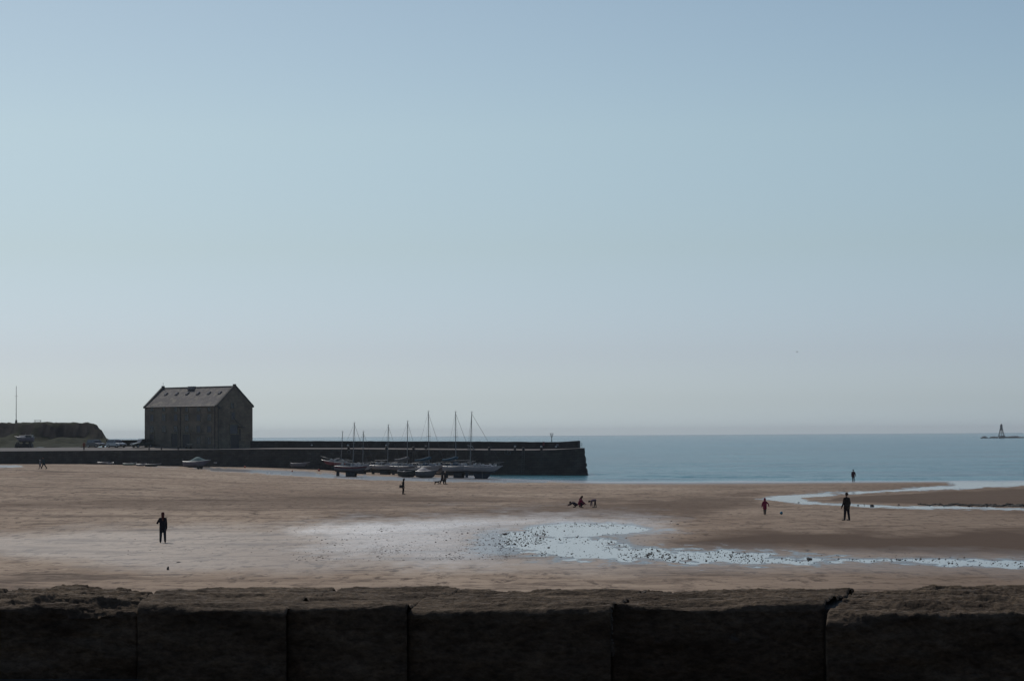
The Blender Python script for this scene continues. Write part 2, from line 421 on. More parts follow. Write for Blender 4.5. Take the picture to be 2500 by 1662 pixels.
    mu = node(n, 'ShaderNodeMath', operation='MULTIPLY'); mu.inputs[1].default_value = .35; n.links.new(c.outputs[0], mu.inputs[0]); n.links.new(mu.outputs[0], ad.inputs[1])
    bp = node(n, 'ShaderNodeBump'); bs = node(n, 'ShaderNodeMath', operation='MULTIPLY_ADD'); bs.inputs[1].default_value = -.66; bs.inputs[2].default_value = .7; n.links.new(film, bs.inputs[0]); n.links.new(bs.outputs[0], bp.inputs['Strength']); bp.inputs['Distance'].default_value = .06
    n.links.new(ad.outputs[0], bp.inputs['Height']); n.links.new(bp.outputs[0], p.inputs['Normal'])
    return m
SAND = sand_material()
sand = gridmesh('beach', V, quads[~wq], SAND, {'wet': wetv, 'damp_vignette': damp_vignette, 'film': filmv, 'glit': glit})
tag(sand, 'wide sandy beach at low tide', kind='structure')
def water_mat(name, col, rough, wscale, wstr, s3=(1, .5, 1), dist=.05, det=3):
    m, n, p = newmat(name)
    p.inputs['Base Color'].default_value = col + (1,); p.inputs['Roughness'].default_value = rough
    p.inputs['IOR'].default_value = 1.33; p.inputs['Specular IOR Level'].default_value = .5
    tc = node(n, 'ShaderNodeTexCoord'); mp = node(n, 'ShaderNodeMapping'); mp.inputs['Scale'].default_value = s3
    n.links.new(tc.outputs['Object'], mp.inputs[0])
    x = node(n, 'ShaderNodeTexNoise'); x.inputs['Scale'].default_value = wscale; x.inputs['Detail'].default_value = det
    n.links.new(mp.outputs[0], x.inputs[0])
    b = node(n, 'ShaderNodeBump'); b.inputs['Strength'].default_value = wstr; b.inputs['Distance'].default_value = dist
    n.links.new(x.outputs[0], b.inputs['Height']); n.links.new(b.outputs[0], p.inputs['Normal'])
    return m
WPOOL = water_mat('pool_water', (.10, .085, .075), .08, 2.0, .10, dist=.01)
WSTR = water_mat('stream_water', (.10, .085, .075), .10, 3.0, .25, dist=.02)
WCH = water_mat('channel_water', (.14, .13, .125), .38, 3.0, .9, dist=.06)
for nm, sel, mt, lb in (('tide_pool', wq & ~whichS & ~whichH, WPOOL, 'shallow pool of standing water on the sand'), ('stream', wq & whichS, WSTR, 'shallow stream winding over the beach to the sea'), ('harbour_channel', wq & whichH, WCH, 'thin channel of water draining from the harbour')):
    o = gridmesh(nm, V, quads[sel], mt); tag(o, lb, kind='structure')

# ------------------------------------------------------------------ sea
def sea():
    ang = np.linspace(-75, 75, 420); ang = np.r_[np.linspace(-80, -16, 60)[:-1], np.linspace(-16, 16, 700), np.linspace(16, 80, 60)[1:]]
    r = np.r_[np.linspace(240, 520, 240), np.geomspace(524, 14000, 150)]
    A, Rr = np.meshgrid(np.radians(ang), r)
    X = Rr * np.sin(A); Y = Rr * np.cos(A)
    f = np.clip(1 - (Rr - 300) / 1200, 0, 1)
    wv = fbm(X * .10, Y * .33, o=4, s=51, g=.6)
    Z = .09 * wv * f
    d = base_z(X, Y); d = np.where(Rr > 520, -3, d)
    # low breakers where the bottom is shallow
    k = np.exp(-((d + .30) / .26) ** 2) * np.clip(fbm(X * .025, Y * .06, o=3, s=61) * 3 + .25, 0, 1)
    Z += .42 * k * np.clip(np.sin(d * 30 + 2 * wv) - .45, 0, 1) * f
    Z *= np.clip(-d / .15, 0, 1)
    V = np.stack([X, Y, Z], -1).reshape(-1, 3); n1, n2 = X.shape
    i = np.arange(n1 * n2).reshape(n1, n2)
    q = np.stack([i[:-1, :-1], i[:-1, 1:], i[1:, 1:], i[1:, :-1]], -1).reshape(-1, 4)
    dd = d[:-1, :-1].reshape(-1); q = q[dd < .25]
    # keep the sea out of the sheltered dry harbour sand where the beach lies above it anyway
    m, n, p = newmat('sea_water')
    p.inputs['Roughness'].default_value = .18; p.inputs['IOR'].default_value = 1.33
    tc = node(n, 'ShaderNodeTexCoord')
    def ns(sc, s3, det):
        mp = node(n, 'ShaderNodeMapping'); mp.inputs['Scale'].default_value = s3; n.links.new(tc.outputs['Object'], mp.inputs[0])
        x = node(n, 'ShaderNodeTexNoise'); x.inputs['Scale'].default_value = sc; x.inputs['Detail'].default_value = det; x.inputs['Roughness'].default_value = .6
        n.links.new(mp.outputs[0], x.inputs[0]); return x
    a = ns(.9, (.5, 1, 1), 5); b = ns(.012, (.35, 1, 1), 5)
    cr = node(n, 'ShaderNodeValToRGB'); cr.color_ramp.elements[0].position = .35; cr.color_ramp.elements[1].position = .65
    cr.color_ramp.elements[0].color = (.010, .14, .175, 1); cr.color_ramp.elements[1].color = (.026, .19, .22, 1)
    n.links.new(b.outputs[0], cr.inputs[0]); n.links.new(cr.outputs[0], p.inputs['Base Color'])
    bp = node(n, 'ShaderNodeBump'); bp.inputs['Strength'].default_value = 1; bp.inputs['Distance'].default_value = .38
    n.links.new(a.outputs[0], bp.inputs['Height']); a2 = ns(.16, (.3, 1, 1), 6); bp2 = node(n, 'ShaderNodeBump'); bp2.inputs['Strength'].default_value = 1; bp2.inputs['Distance'].default_value = 1.1
    n.links.new(a2.outputs[0], bp2.inputs['Height']); n.links.new(bp.outputs[0], bp2.inputs['Normal']); n.links.new(bp2.outputs[0], p.inputs['Normal'])
    fo = np.clip((.075 + .07 * fbm(X * .12, Y * .3, o=3, s=71) + d) * 22, 0, 1) * (Rr < 520)
    fa = node(n, 'ShaderNodeAttribute', attribute_name='foam'); fm = node(n, 'ShaderNodeMix', data_type='RGBA')
    n.links.new(fa.outputs['Fac'], fm.inputs[0]); c3 = ns(.05, (.22, 1, 1), 6); r3 = node(n, 'ShaderNodeValToRGB'); r3.color_ramp.elements[0].position = .42; r3.color_ramp.elements[1].position = .6
    r3.color_ramp.elements[0].color = (.45, .52, .60, 1); r3.color_ramp.elements[1].color = (1.15, 1.12, 1.1, 1); n.links.new(c3.outputs[0], r3.inputs[0])
    mm = node(n, 'ShaderNodeMix', data_type='RGBA', blend_type='MULTIPLY'); mm.inputs[0].default_value = 1; n.links.new(cr.outputs[0], mm.inputs[6]); n.links.new(r3.outputs[0], mm.inputs[7])
    n.links.new(mm.outputs[2], fm.inputs[6]); fm.inputs[7].default_value = (.42, .40, .40, 1); n.links.new(fm.outputs[2], p.inputs['Base Color'])
    o = gridmesh('sea', V, q, m, {'foam': fo}); tag(o, 'calm blue-green sea reaching the horizon', kind='structure')
sea()

# ------------------------------------------------------------------ worm casts and small stones
def lumps(name, pts, rs, hs, mt, seed=1, sub=0):
    rng = np.random.RandomState(seed)
    t = (1 + 5 ** .5) / 2
    ico = np.array([(-1, t, 0), (1, t, 0), (-1, -t, 0), (1, -t, 0), (0, -1, t), (0, 1, t), (0, -1, -t), (0, 1, -t), (t, 0, -1), (t, 0, 1), (-t, 0, -1), (-t, 0, 1)]) / math.sqrt(1 + t * t)
    fi = np.array([(0, 11, 5), (0, 5, 1), (0, 1, 7), (0, 7, 10), (0, 10, 11), (1, 5, 9), (5, 11, 4), (11, 10, 2), (10, 7, 6), (7, 1, 8), (3, 9, 4), (3, 4, 2), (3, 2, 6), (3, 6, 8), (3, 8, 9), (4, 9, 5), (2, 4, 11), (6, 2, 10), (8, 6, 7), (9, 8, 1)])
    N = len(pts); v = ico[None] * (1 + .35 * rng.uniform(-1, 1, (N, 12, 1)))
    a = rng.uniform(0, 6.28, N); ca, sa = np.cos(a)[:, None], np.sin(a)[:, None]
    x = v[..., 0] * rs[:, None] * rng.uniform(.8, 1.6, (N, 1)); y = v[..., 1] * rs[:, None]
    P = np.stack([x * ca - y * sa, x * sa + y * ca, v[..., 2] * hs[:, None]], -1) + pts[:, None, :]
    F = (fi[None] + np.arange(N)[:, None, None] * 12).reshape(-1, 3)
    me = bpy.data.meshes.new(name); P = P.reshape(-1, 3)
    me.vertices.add(len(P)); me.vertices.foreach_set('co', P.astype(np.float32).ravel())
    me.loops.add(len(F) * 3); me.loops.foreach_set('vertex_index', F.astype(np.int32).ravel())
    me.polygons.add(len(F)); me.polygons.foreach_set('loop_start', np.arange(0, len(F) * 3, 3, dtype=np.int32))
    try: me.polygons.foreach_set('loop_total', np.full(len(F), 3, np.int32))
    except Exception: pass
    me.update(calc_edges=True); me.materials.append(mt)
    return link(bpy.data.objects.new(name, me))
CASTM = mat('wet_cast_sand', (.085, .066, .055), .7, .3, 8, .2)
rng = np.random.RandomState(5)
def casts():
    out = []
    def region(n, x0, x1, y0, y1, fn=None):
        px = rng.uniform(x0, x1, n * 3); py = rng.uniform(y0, y1, n * 3); Y = 5.65 * FPX / (py - 1061 - 0.0064 * (1250 - px))
        X = (px - 1250) / FPX * Y
        k = fbm(X * .6, Y * .12, o=3, s=91) + rng.uniform(-1.2, 1.2, n * 3)
        if fn is not None: k = k + fn(px, py)
        o = np.argsort(-k)[:n]; out.append(np.stack([X[o], Y[o]], -1))
    region(2300, 1060, 1330, 1284, 1372, lambda x, y: -np.abs(x - 1190) / 130)
    region(330, 1200, 1560, 1302, 1366)
    region(70, 1300, 1580, 1278, 1304)
    region(330, 1450, 1640, 1300, 1345, lambda x, y: -np.abs((y - 1300) * 2.5 - (x - 1480)) / 150)
    region(1100, 1500, 2250, 1340, 1384, lambda x, y: -np.abs(y - 1364 - (x - 1900) * .006) / 12)
    region(220, 2150, 2520, 1362, 1392)
    region(1600, 720, 1000, 1276, 1375)
    region(3000, 900, 1240, 1276, 1372)
    region(700, 300, 900, 1285, 1380)
    region(450, 1450, 1800, 1235, 1290)
    region(500, 1250, 1650, 1262, 1284)
    p = np.concatenate(out); z = base_z(p[:, 0], p[:, 1]) - .012
    n = len(p); r = rng.gamma(3.0, .0062, n) * rng.uniform(.5, 1.25, n) + .004
    pts = np.c_[p, z]
    o = lumps('worm_casts', pts, r, r * rng.uniform(.45, .95, n), CASTM)
    tag(o, 'scattered worm casts and pebbles dotting the shallow pool', kind='stuff')
casts()
def weed():
    n = 2200; px = 2235 + 325 * rng.uniform(0, 1, n) ** .8; t = (px - 2235) / 300
    py = 1230.5 + 5.0 * t + rng.normal(0, 1.1, n)
    g = np.array([ground(a, b) for a, b in zip(px[:60], py[:60])])
    Y = np.interp(px, np.sort(px[:60]), g[np.argsort(px[:60]), 1]) + rng.normal(0, 1.2, n)
    X = (px - 1250) / FPX * Y; z = base_z(X, Y)
    r = rng.gamma(3, .022, n) * (.6 + .9 * t)
    o = lumps('seaweed', np.c_[X, Y, z], r, r * .55, mat('dark_seaweed', (.035, .028, .02), .8, .4, 6, .2), seed=3)
    tag(o, 'dark seaweed strewn along the far bank of the stream', kind='stuff')
weed()
STONEM = mat('shore_stone', (.06, .055, .05), .7, .3, 6, .3)
def rock(name, P, sx, sy, sz, mt, seed=0, parent=None, sub=3, flat=.2):
    b = bmesh.new(); bmesh.ops.create_icosphere(b, subdivisions=sub, radius=1)
    for v in b.verts:
        n = float(fbm(np.array(v.co.x * 1.7 + seed), np.array(v.co.y * 1.7), np.array(v.co.z * 1.7), o=3, s=seed + 5))
        v.co *= 1 + .45 * n
        v.co = Vector((v.co.x * sx, v.co.y * sy, max(v.co.z, -.4) * sz))
    me = bpy.data.meshes.new(name); b.to_mesh(me); b.free(); me.materials.append(mt)
    o = link(bpy.data.objects.new(name, me), parent); o.location = P
    return o
for k, (px, py, s, lb) in enumerate([(2095, 1234.5, .09, 'smallest dark stone lying at the stream edge right of the standing man'), (2129, 1235, .16, 'widest dark stone lying in the stream right of the standing man'), (2110, 1232.5, .06, 'tiny dark stone in the stream beside the widest stone'), (2194, 1233, .10, 'upright dark stone in the stream left of the seaweed'), (1950, 1227.5, .08, 'lone dark pebble at the stream edge right of the blue ball')]):
    g = ground(px, py)
    tag(rock('stone', (g[0], g[1], g[2] + .03), s, s * .7, s * .7, STONEM, k * 3 + 1), lb, 'stone', 'stones in the stream')
g = ground(410, 1391); tag(rock('stone', (g[0], g[1], g[2] + .04), .05, .05, .11, STONEM, 44), 'small upright dark stone alone on dry sand below the left figure', 'stone')

# ================================================================== QUAY AND PIER
def wall_t(P): return float((np.asarray(P)[:2] - PA[:2]) @ wdir)
def wpt(t, off, z):
    q = PA[:2] + wdir * t + wnor * off
    return (q[0], q[1], z)
edge_px = [(-700, 1105), (0, 1101), (170, 1100), (440, 1097.8), (560, 1096.6), (640, 1095.8), (870, 1096), (1110, 1098), (1280, 1099), (1350, 1097.7), (1427, 1093.5)]
et = []; ez = []
for a, b in edge_px:
    P = on_wall(a, b); et.append(wall_t(P)); ez.append(P[2])
def qz(t): return np.interp(t, et, ez)
def brick_mat(name, c1, c2, mortar, sc, bw=.5, rh=.25, bump=.6, rough=.9, msize=.02, moss=None):
    m, n, p = newmat(name)
    tc = node(n, 'ShaderNodeTexCoord'); mp = node(n, 'ShaderNodeMapping')
    uv = node(n, 'ShaderNodeUVMap'); n.links.new(uv.outputs[0], mp.inputs[0])
    br = node(n, 'ShaderNodeTexBrick'); br.inputs['Scale'].default_value = sc
    br.inputs['Color1'].default_value = c1 + (1,); br.inputs['Color2'].default_value = c2 + (1,); br.inputs['Mortar'].default_value = mortar + (1,)
    br.inputs['Mortar Size'].default_value = msize; br.inputs['Brick Width'].default_value = bw; br.inputs['Row Height'].default_value = rh
    n.links.new(mp.outputs[0], br.inputs['Vector'])
    no = node(n, 'ShaderNodeTexNoise'); no.inputs['Scale'].default_value = .5; no.inputs['Detail'].default_value = 8
    n.links.new(tc.outputs['Object'], no.inputs[0])
    mx = node(n, 'ShaderNodeMix', data_type='RGBA', blend_type='MULTIPLY'); mx.inputs[0].default_value = .8
    cr = node(n, 'ShaderNodeValToRGB'); cr.color_ramp.elements[0].position = .3; cr.color_ramp.elements[1].position = .75
    cr.color_ramp.elements[0].color = (.45, .45, .45, 1); cr.color_ramp.elements[1].color = (1.25, 1.22, 1.18, 1)
    n.links.new(no.outputs[0], cr.inputs[0]); n.links.new(br.outputs[0], mx.inputs[6]); n.links.new(cr.outputs[0], mx.inputs[7])
    n.links.new(mx.outputs[2], p.inputs['Base Color']); p.inputs['Roughness'].default_value = rough; p.inputs['Specular IOR Level'].default_value = .25
    b = node(n, 'ShaderNodeBump'); b.inputs['Strength'].default_value = bump; b.inputs['Distance'].default_value = .05
    n.links.new(br.outputs[0], b.inputs['Height']); n.links.new(b.outputs[0], p.inputs['Normal'])
    return m
def uvgrid(name, fn, nu, nv, us, vs, mt, parent=None, smooth=False):
    """grid surface fn(i,j)->point; us, vs give uv coordinates in metres"""
    vsx = [fn(i, j) for j in range(nv) for i in range(nu)]
    f = [(j * nu + i, j * nu + i + 1, (j + 1) * nu + i + 1, (j + 1) * nu + i) for j in range(nv - 1) for i in range(nu - 1)]
    me = bpy.data.meshes.new(name); me.from_pydata(vsx, [], f); me.update()
    uv = me.uv_layers.new(name='UVMap')
    for p in me.polygons:
        p.use_smooth = smooth
        for li in p.loop_indices:
            vi = me.loops[li].vertex_index; uv.data[li].uv = (us(vi % nu, vi // nu), vs(vi % nu, vi // nu))
    me.materials.append(mt)
    return link(bpy.data.objects.new(name, me), parent)
PIERSTONE = brick_mat('pier_stone', (.055, .052, .048), (.035, .034, .034), (.02, .02, .02), 1.0, .9, .42)
QUAYTOP = mat('quay_paving', (.135, .115, .105), .85, .25, .6, .2)
pier = empty('stone_pier', wpt(WLEN * .7, 0, 0))
tag(pier, 'long dark stone pier with a raised outer wall running out to sea', 'pier')
def parent_keep(o, p):
    o.parent = p; o.matrix_parent_inverse = Matrix.Translation(-Vector(p.location))
    return o
T0 = et[0]; T1 = WLEN + .05
CUT = .44
# harbour face: slightly battered, rough courses
nu, nv = 420, 26
def jag(t, z, s=0): return .05 * float(vn(np.array(t * 1.1), np.array(z * 2.4), s=s)) + .03 * float(vn(np.array(t * 3.), np.array(z * 2.4), s=s + 4))
ts = np.linspace(T0, T1, nu)
def face(i, j):
    t = ts[i]; top = float(qz(t)); z = -2.2 + (top + 2.2) * j / (nv - 1)
    off = -.9 * (top - z) / 7 + (jag(t, z) if j < nv - 1 else 0)
    tt = t
    if i == nu - 1: tt = t + .75 * (top - z) / 7 + .22 * float(vn(np.array(z * 2.3), np.array(3.3), s=8)) * (j < nv - 1)
    return wpt(tt, off, z)
parent_keep(uvgrid('harbour_face', face, nu, nv, lambda i, j: ts[i], lambda i, j: face(0, j)[2], PIERSTONE), pier)
QW = 9.0
def endface(i, j):
    t = T1; top = float(qz(t)); z = -2.2 + (top + 2.2) * j / (nv - 1); off = -.9 * (top - z) / 7 * (1 - i / 19) + (QW + 1.2) * i / 19
    if i == 0: return face(nu - 1, j)
    tt = t - CUT * max(0, off) + .75 * (top - z) / 7 + .22 * float(vn(np.array(z * 2.3), np.array(3.3 + off * .8), s=8)) * (j < nv - 1)
    return wpt(tt, off, z)
parent_keep(uvgrid('pier_end', endface, 20, nv, lambda i, j: i * .5, lambda i, j: face(0, j)[2], PIERSTONE), pier)
# building frame
BC = at_d(530, 1094.5, 404.0)                         # near corner
ang = R(38.0); LB, WB = 19.7, 9.3
bu = np.array([-math.cos(ang), math.sin(ang)])        # along long wall to the left/back
bv = np.array([math.sin(ang), math.cos(ang)])         # along gable to the right/back
def bpt(u, v, z): q = BC[:2] + bu * u + bv * v; return (q[0], q[1], z)
TB = wall_t(BC) + 4.0
# pier deck : rises towards the outer wall
td = np.linspace(TB, T1, 160)
def deck(i, j): t = td[i]; o_ = [0, .45, .46, QW][j]; t = t - CUT * o_ * (i / 159.); return wpt(t, o_, float(qz(t)) + [0, .0, .02, .16][j])
parent_keep(uvgrid('deck', deck, 160, 4, lambda i, j: td[i], lambda i, j: j * 3., QUAYTOP), pier)
# parapet
top_px = [(611, 1076), (620, 1076), (1200, 1078), (1350, 1079.2), (1385, 1077.8), (1411, 1076)]
pt_, pz_ = [], []
for a, b in top_px:
    P = on_wall(a, b, QW); pt_.append(wall_t(P)); pz_.append(P[2])
tp = np.linspace(pt_[0], pt_[-1], 200)
PARST = brick_mat('parapet_stone', (.05, .048, .048), (.032, .032, .033), (.022, .022, .022), 1.0, .7, .3)
def par(i, j):
    t = tp[i]; zt = float(np.interp(t, pt_, pz_)) + .03 * float(vn(np.array(t * .9), np.array(.5), s=3)); zb = float(qz(t)) - .4
    o = [QW + .02, QW, QW + .35, QW + 1.1, QW + 1.3][j]; z = [zb, zt, zt + .04, zt, -3][j]
    return wpt(t, o, z)
parent_keep(uvgrid('outer_wall', par, 200, 5, lambda i, j: tp[i], lambda i, j: [0, 1.3, 1.6, 2.3, 8][j], PARST), pier)
e = [par(199, j) for j in range(5)]
parent_keep(meshobj('outer_wall_end', e + [wpt(tp[-1], QW + .02, -3)], [(5, 0, 1, 2, 3, 4)], PARST), pier)
# outer wall left of the granary
a0, a1 = on_wall(262, 1077, 36), on_wall(352, 1075, 36)
mb = MB(); c = (np.array(a0) + a1) / 2
L = float(np.hypot(*(a1 - a0)[:2]))
mb.box((c[0], c[1], c[2] - 1.0), (L, 1.0, 2.4), rz=math.atan2(wdir[1], wdir[0]), bevel=.05)
ow = mb.build('low_stone_wall', PARST); tag(ow, 'low dark stone wall behind the cars left of the granary', 'wall')
# quay ground left of and around the granary
GRASS = mat('rough_grass', (.045, .062, .022), .95, .45, .35, .5, bdist=.2)
QG = mat('quay_ground', (.125, .11, .10), .9, .2, .35, .2)
tq = np.linspace(T0, TB, 90); oq = np.r_[0, .4, np.linspace(1, 46, 18)]
def qzf(t, o):
    base = float(qz(t)); k = min(1, max(0, o / 18.))
    r = np.interp(t, [0, wall_t(on_wall(300, 1097)), TB - 8, TB], [.45, .75, .25, .1])
    return base + .02 * (o > 0) + r * k * k * (3 - 2 * k)
def qgf(i, j): return wpt(tq[i], oq[j], qzf(tq[i], oq[j]))
qg = uvgrid('quay', qgf, 90, len(oq), lambda i, j: tq[i], lambda i, j: oq[j], QG, smooth=True)
tag(qg, 'flat paved quay in front of the headland', kind='structure')
def quay_at(px, py):
    d = ray(px, py)
    for Y in np.linspace(380, 480, 1200):
        P = CAM + d * (Y / d[1]); t = wall_t(P); o = float((P[:2] - PA[:2]) @ wnor)
        if o > 0 and P[2] < qzf(t, o): return P
    return P
# ------------------------------------------------------------------ granary
EZ = at_d(530, 989.6, 404.0)[2]; GZB = 4.3
apx = at_d(574, 940.5, 404 + WB / 2 * math.cos(ang))[2]
gran = empty('granary', bpt(LB / 2, WB / 2, GZB))
tag(gran, 'big three-storey stone granary with slate roof standing on the quay', 'building')
BST = brick_mat('granary_stone', (.22, .185, .145), (.155, .135, .108), (.125, .108, .086), 1.0, .55, .26, bump=.5)
SLATE = brick_mat('slate', (.15, .135, .135), (.10, .092, .095), (.05, .045, .05), 1.0, .28, .2, bump=.5, rough=.75, msize=.012)
def lichen(m):
    n = m.node_tree; p = n.nodes['Principled BSDF']; src = p.inputs['Base Color'].links[0].from_socket
    tc = node(n, 'ShaderNodeTexCoord'); no = node(n, 'ShaderNodeTexNoise'); no.inputs['Scale'].default_value = .9; no.inputs['Detail'].default_value = 9; no.inputs['Roughness'].default_value = .7
    n.links.new(tc.outputs['Object'], no.inputs[0])
    cr = node(n, 'ShaderNodeValToRGB'); cr.color_ramp.elements[0].position = .5; cr.color_ramp.elements[1].position = .6
    n.links.new(no.outputs[0], cr.inputs[0])
    mx = node(n, 'ShaderNodeMix', data_type='RGBA'); n.links.new(cr.outputs[0], mx.inputs[0]); n.links.new(src, mx.inputs[6]); mx.inputs[7].default_value = (.20, .175, .14, 1)
    n.links.new(mx.outputs[2], p.inputs['Base Color'])
lichen(SLATE)
def quad(name, pts, uvs, mt, parent):
    me = bpy.data.meshes.new(name); me.from_pydata(pts, [], [tuple(range(len(pts)))]); me.update()
    uv = me.uv_layers.new(name='UVMap')
    for li, u in enumerate(uvs): uv.data[li].uv = u
    me.materials.append(mt); o = link(bpy.data.objects.new(name, me)); return parent_keep(o, parent)
def walls():
    H = EZ - GZB; A = apx - GZB - .25
    vs, fs, uvs = [], [], []
    def add(pts, uv): k = len(vs); vs.extend(pts); fs.append(tuple(range(k, k + len(pts)))); uvs.extend(uv)
    add([bpt(LB, 0, GZB), bpt(0, 0, GZB), bpt(0, 0, EZ), bpt(LB, 0, EZ)], [(0, 0), (LB, 0), (LB, H), (0, H)])
    for u in (0, LB):
        add([bpt(u, 0, GZB), bpt(u, WB, GZB), bpt(u, WB, EZ), bpt(u, WB / 2, GZB + A), bpt(u, 0, EZ)], [(0, 0), (WB, 0), (WB, H), (WB / 2, A), (0, H)])
    add([bpt(0, WB, GZB), bpt(LB, WB, GZB), bpt(LB, WB, EZ), bpt(0, WB, EZ)], [(0, 0), (LB, 0), (LB, H), (0, H)])
    me = bpy.data.meshes.new('wall'); me.from_pydata(vs, [], fs); me.update()
    uv = me.uv_layers.new(name='UVMap')
    for li, u in enumerate(uvs): uv.data[li].uv = u
    me.materials.append(BST); parent_keep(link(bpy.data.objects.new('wall', me)), gran)
walls()
slope = math.atan2(apx - EZ, WB / 2)
SL = math.hypot(apx - EZ, WB / 2)
def roofside(s, name='roof'):
    """slab of slates; s=0 front slope, 1 back slope"""
    nn, kk = 30, 14
    def f(i, j):
        u = -.02 + (LB + .04) * i / (nn - 1); q = -.03 + 1.03 * j / (kk - 1) if True else 0
        v = WB / 2 * q; z = EZ + (apx - .28 - EZ) * q
        sag = -.03 * math.sin(math.pi * i / (nn - 1)) * q
        if s: v = WB - v
        return bpt(u, v, z + sag)
    o = uvgrid(name, f, nn, kk, lambda i, j: LB * i / (nn - 1), lambda i, j: SL * j / (kk - 1), SLATE)
    sm = o.modifiers.new('t', 'SOLIDIFY'); sm.thickness = .14; sm.offset = 0
    return parent_keep(o, gran)
roof = roofside(0); roofside(1)
BMAT = Matrix(((bu[0], bv[0], 0, 0), (bu[1], bv[1], 0, 0), (0, 0, 1, 0), (0, 0, 0, 1)))
def local(mb_, name, mt, parent=gran, smooth=False):
    """mb_ built in (u,v,z) building coordinates with z above GZB"""
    for v in mb_.b.verts:
        q = bpt(v.co.x, v.co.y, GZB + v.co.z); v.co = Vector(q) - Vector(gran.location)
    o = mb_.build(name, mt, parent, smooth); return o
HH = EZ - GZB; AA = apx - GZB
COPE = mat('cope_stone', (.085, .08, .07), .9, .25, 1.5, .3)
for u in (.12, LB - .12):
    mb = MB()
    for sgn in (0, 1):
        v0, v1 = (-.12, WB / 2 + .02) if not sgn else (WB + .12, WB / 2 - .02)
        c = (u, (v0 + v1) / 2, (HH - .05 + AA) / 2 + .05)
        L = math.hypot(v1 - v0, AA - HH + .1)
        mb.box(c, (.42, L, .26), rx=math.atan2(AA - HH + .05, (v1 - v0)) if not sgn else math.atan2(-(AA - HH + .05), (v0 - v1)))
    mb.box((u, WB / 2, AA + .14), (.46, .5, .22), bevel=.04)
    for v0 in (-.1, WB + .1): mb.box((u, v0, HH - .1), (.5, .36, .4), bevel=.04)
    local(mb, 'gable_cope', COPE)
mb = MB(); mb.tube((.4, WB / 2, AA - .2), (LB - .4, WB / 2, AA - .2), .14); local(mb, 'ridge', COPE)
RV = mat('lead_vent', (.13, .12, .125), .6, .2, 2, .1)
mb = MB().box((LB * .575, WB / 2 - .25, AA - .28), (1.7, 1.1, .6), taper=.8, bevel=.03); local(mb, 'ridge_vent', RV)
DARKM = mat('dark_paint', (.02, .022, .028), .5, .2, 4, 0)
GLASS = mat('window_glass', (.03, .04, .05), .12, .1, 2, 0, spec=.6)
BOARD = mat('shutter_board', (.085, .095, .11), .7, .2, 3, .1)
FRAME = mat('window_surround', (.13, .118, .09), .85, .2, 3, .2)
# roof lights (six)
for k in range(6):
    u = LB * (.055 + .89 * (5 - k + .45) / 6.0); q = .66; v = WB / 2 * q; z = HH + (AA - .28 - HH) * q
    mb = MB().box((u, v - .03, z + .14), (.62, .8, .16), rx=slope, bevel=.02); w_ = local(mb, 'roof_light', RV)
    mb = MB().box((u, v - .08, z + .235), (.46, .62, .03), rx=slope); local(mb, 'pane', GLASS, w_) if False else local(mb, 'roof_light_glass', GLASS)
# finial on far gable
mb = MB().tube((LB - .12, WB / 2, AA), (LB - .12, WB / 2, AA + .9), .03); local(mb, 'finial', DARKM)
def opening(px, py, wm, hm, gable=False, name='window', board=False):
    """window placed by bearing on the long wall (v=0) or the gable (u=0)"""
    d = ray(px, py)
    if gable: o, nn, ax = BC[:2], bu, bv
    else: o, nn, ax = BC[:2], bv, bu
    t = ((o - CAM[:2]) @ nn) / (d[:2] @ nn); P = CAM + d * t
    s = float((P[:2] - o) @ ax); z = P[2] - GZB
    def B(mb_, ds, dn, dz, w, dep, h):
        if gable: mb_.box((-dn, s + ds, z + dz), (dep, w, h))
        else: mb_.box((s + ds, -dn, z + dz), (w, dep, h))
        return mb_
    fr = local(B(B(B(B(MB(), 0, .03, hm / 2 + .09, wm + .36, .10, .18), 0, .05, -hm / 2 - .06, wm + .3, .16, .12), -wm / 2 - .07, .025, 0, .14, .08, hm), wm / 2 + .07, .025, 0, .14, .08, hm), name, FRAME)
    k = local(B(MB(), 0, .006, 0, wm, .03, hm), 'shutter' if board else ('door_leaf' if name == 'door' else 'pane'), BOARD if board else (DARKM if name == 'door' else GLASS), fr) if False else None
    pm = B(MB(), 0, .006, 0, wm, .03, hm)
    for v in pm.b.verts:
        v.co = Vector(bpt(v.co.x, v.co.y, GZB + v.co.z)) - Vector(gran.location)
    pm.build('shutter' if board else ('door_leaf' if name == 'door' else 'pane'), BOARD if board else (DARKM if name == 'door' else GLASS), fr)
    if not board and name != 'door':
        gb = MB(); B(gb, 0, .03, 0, .05, .03, hm); B(gb, 0, .032, 0, wm, .03, .05)
        for v in gb.b.verts: v.co = Vector(bpt(v.co.x, v.co.y, GZB + v.co.z)) - Vector(gran.location)
        gb.build('glazing_bar', FRAME, fr)
    return fr
WX = [371, 400, 429, 456, 485, 511]
for k, px in enumerate(WX):
    opening(px, 998.5, .75, .75)
    opening(px, 1019.5 - k * .1, .95, 1.15, board=(k % 2 == 0))
    opening(px, 1047, .95, 1.15, board=(k in (4, 5)))
opening(371, 1070.5, 1.1, 1.7, name='door'); opening(426, 1074, 1.6, 2.4, name='door'); opening(455, 1075.5, 1.9, 2.4, name='door')
opening(485, 1075, .9, 1.2); opening(511, 1076, .9, 1.2)
opening(569, 1015, .9, 1.3, True, board=True); opening(570.5, 1048, 2.0, 1.7, True, board=True); opening(573, 1077, 2.2, 2.6, True, name='door')
opening(567, 990, .7, .9, True)
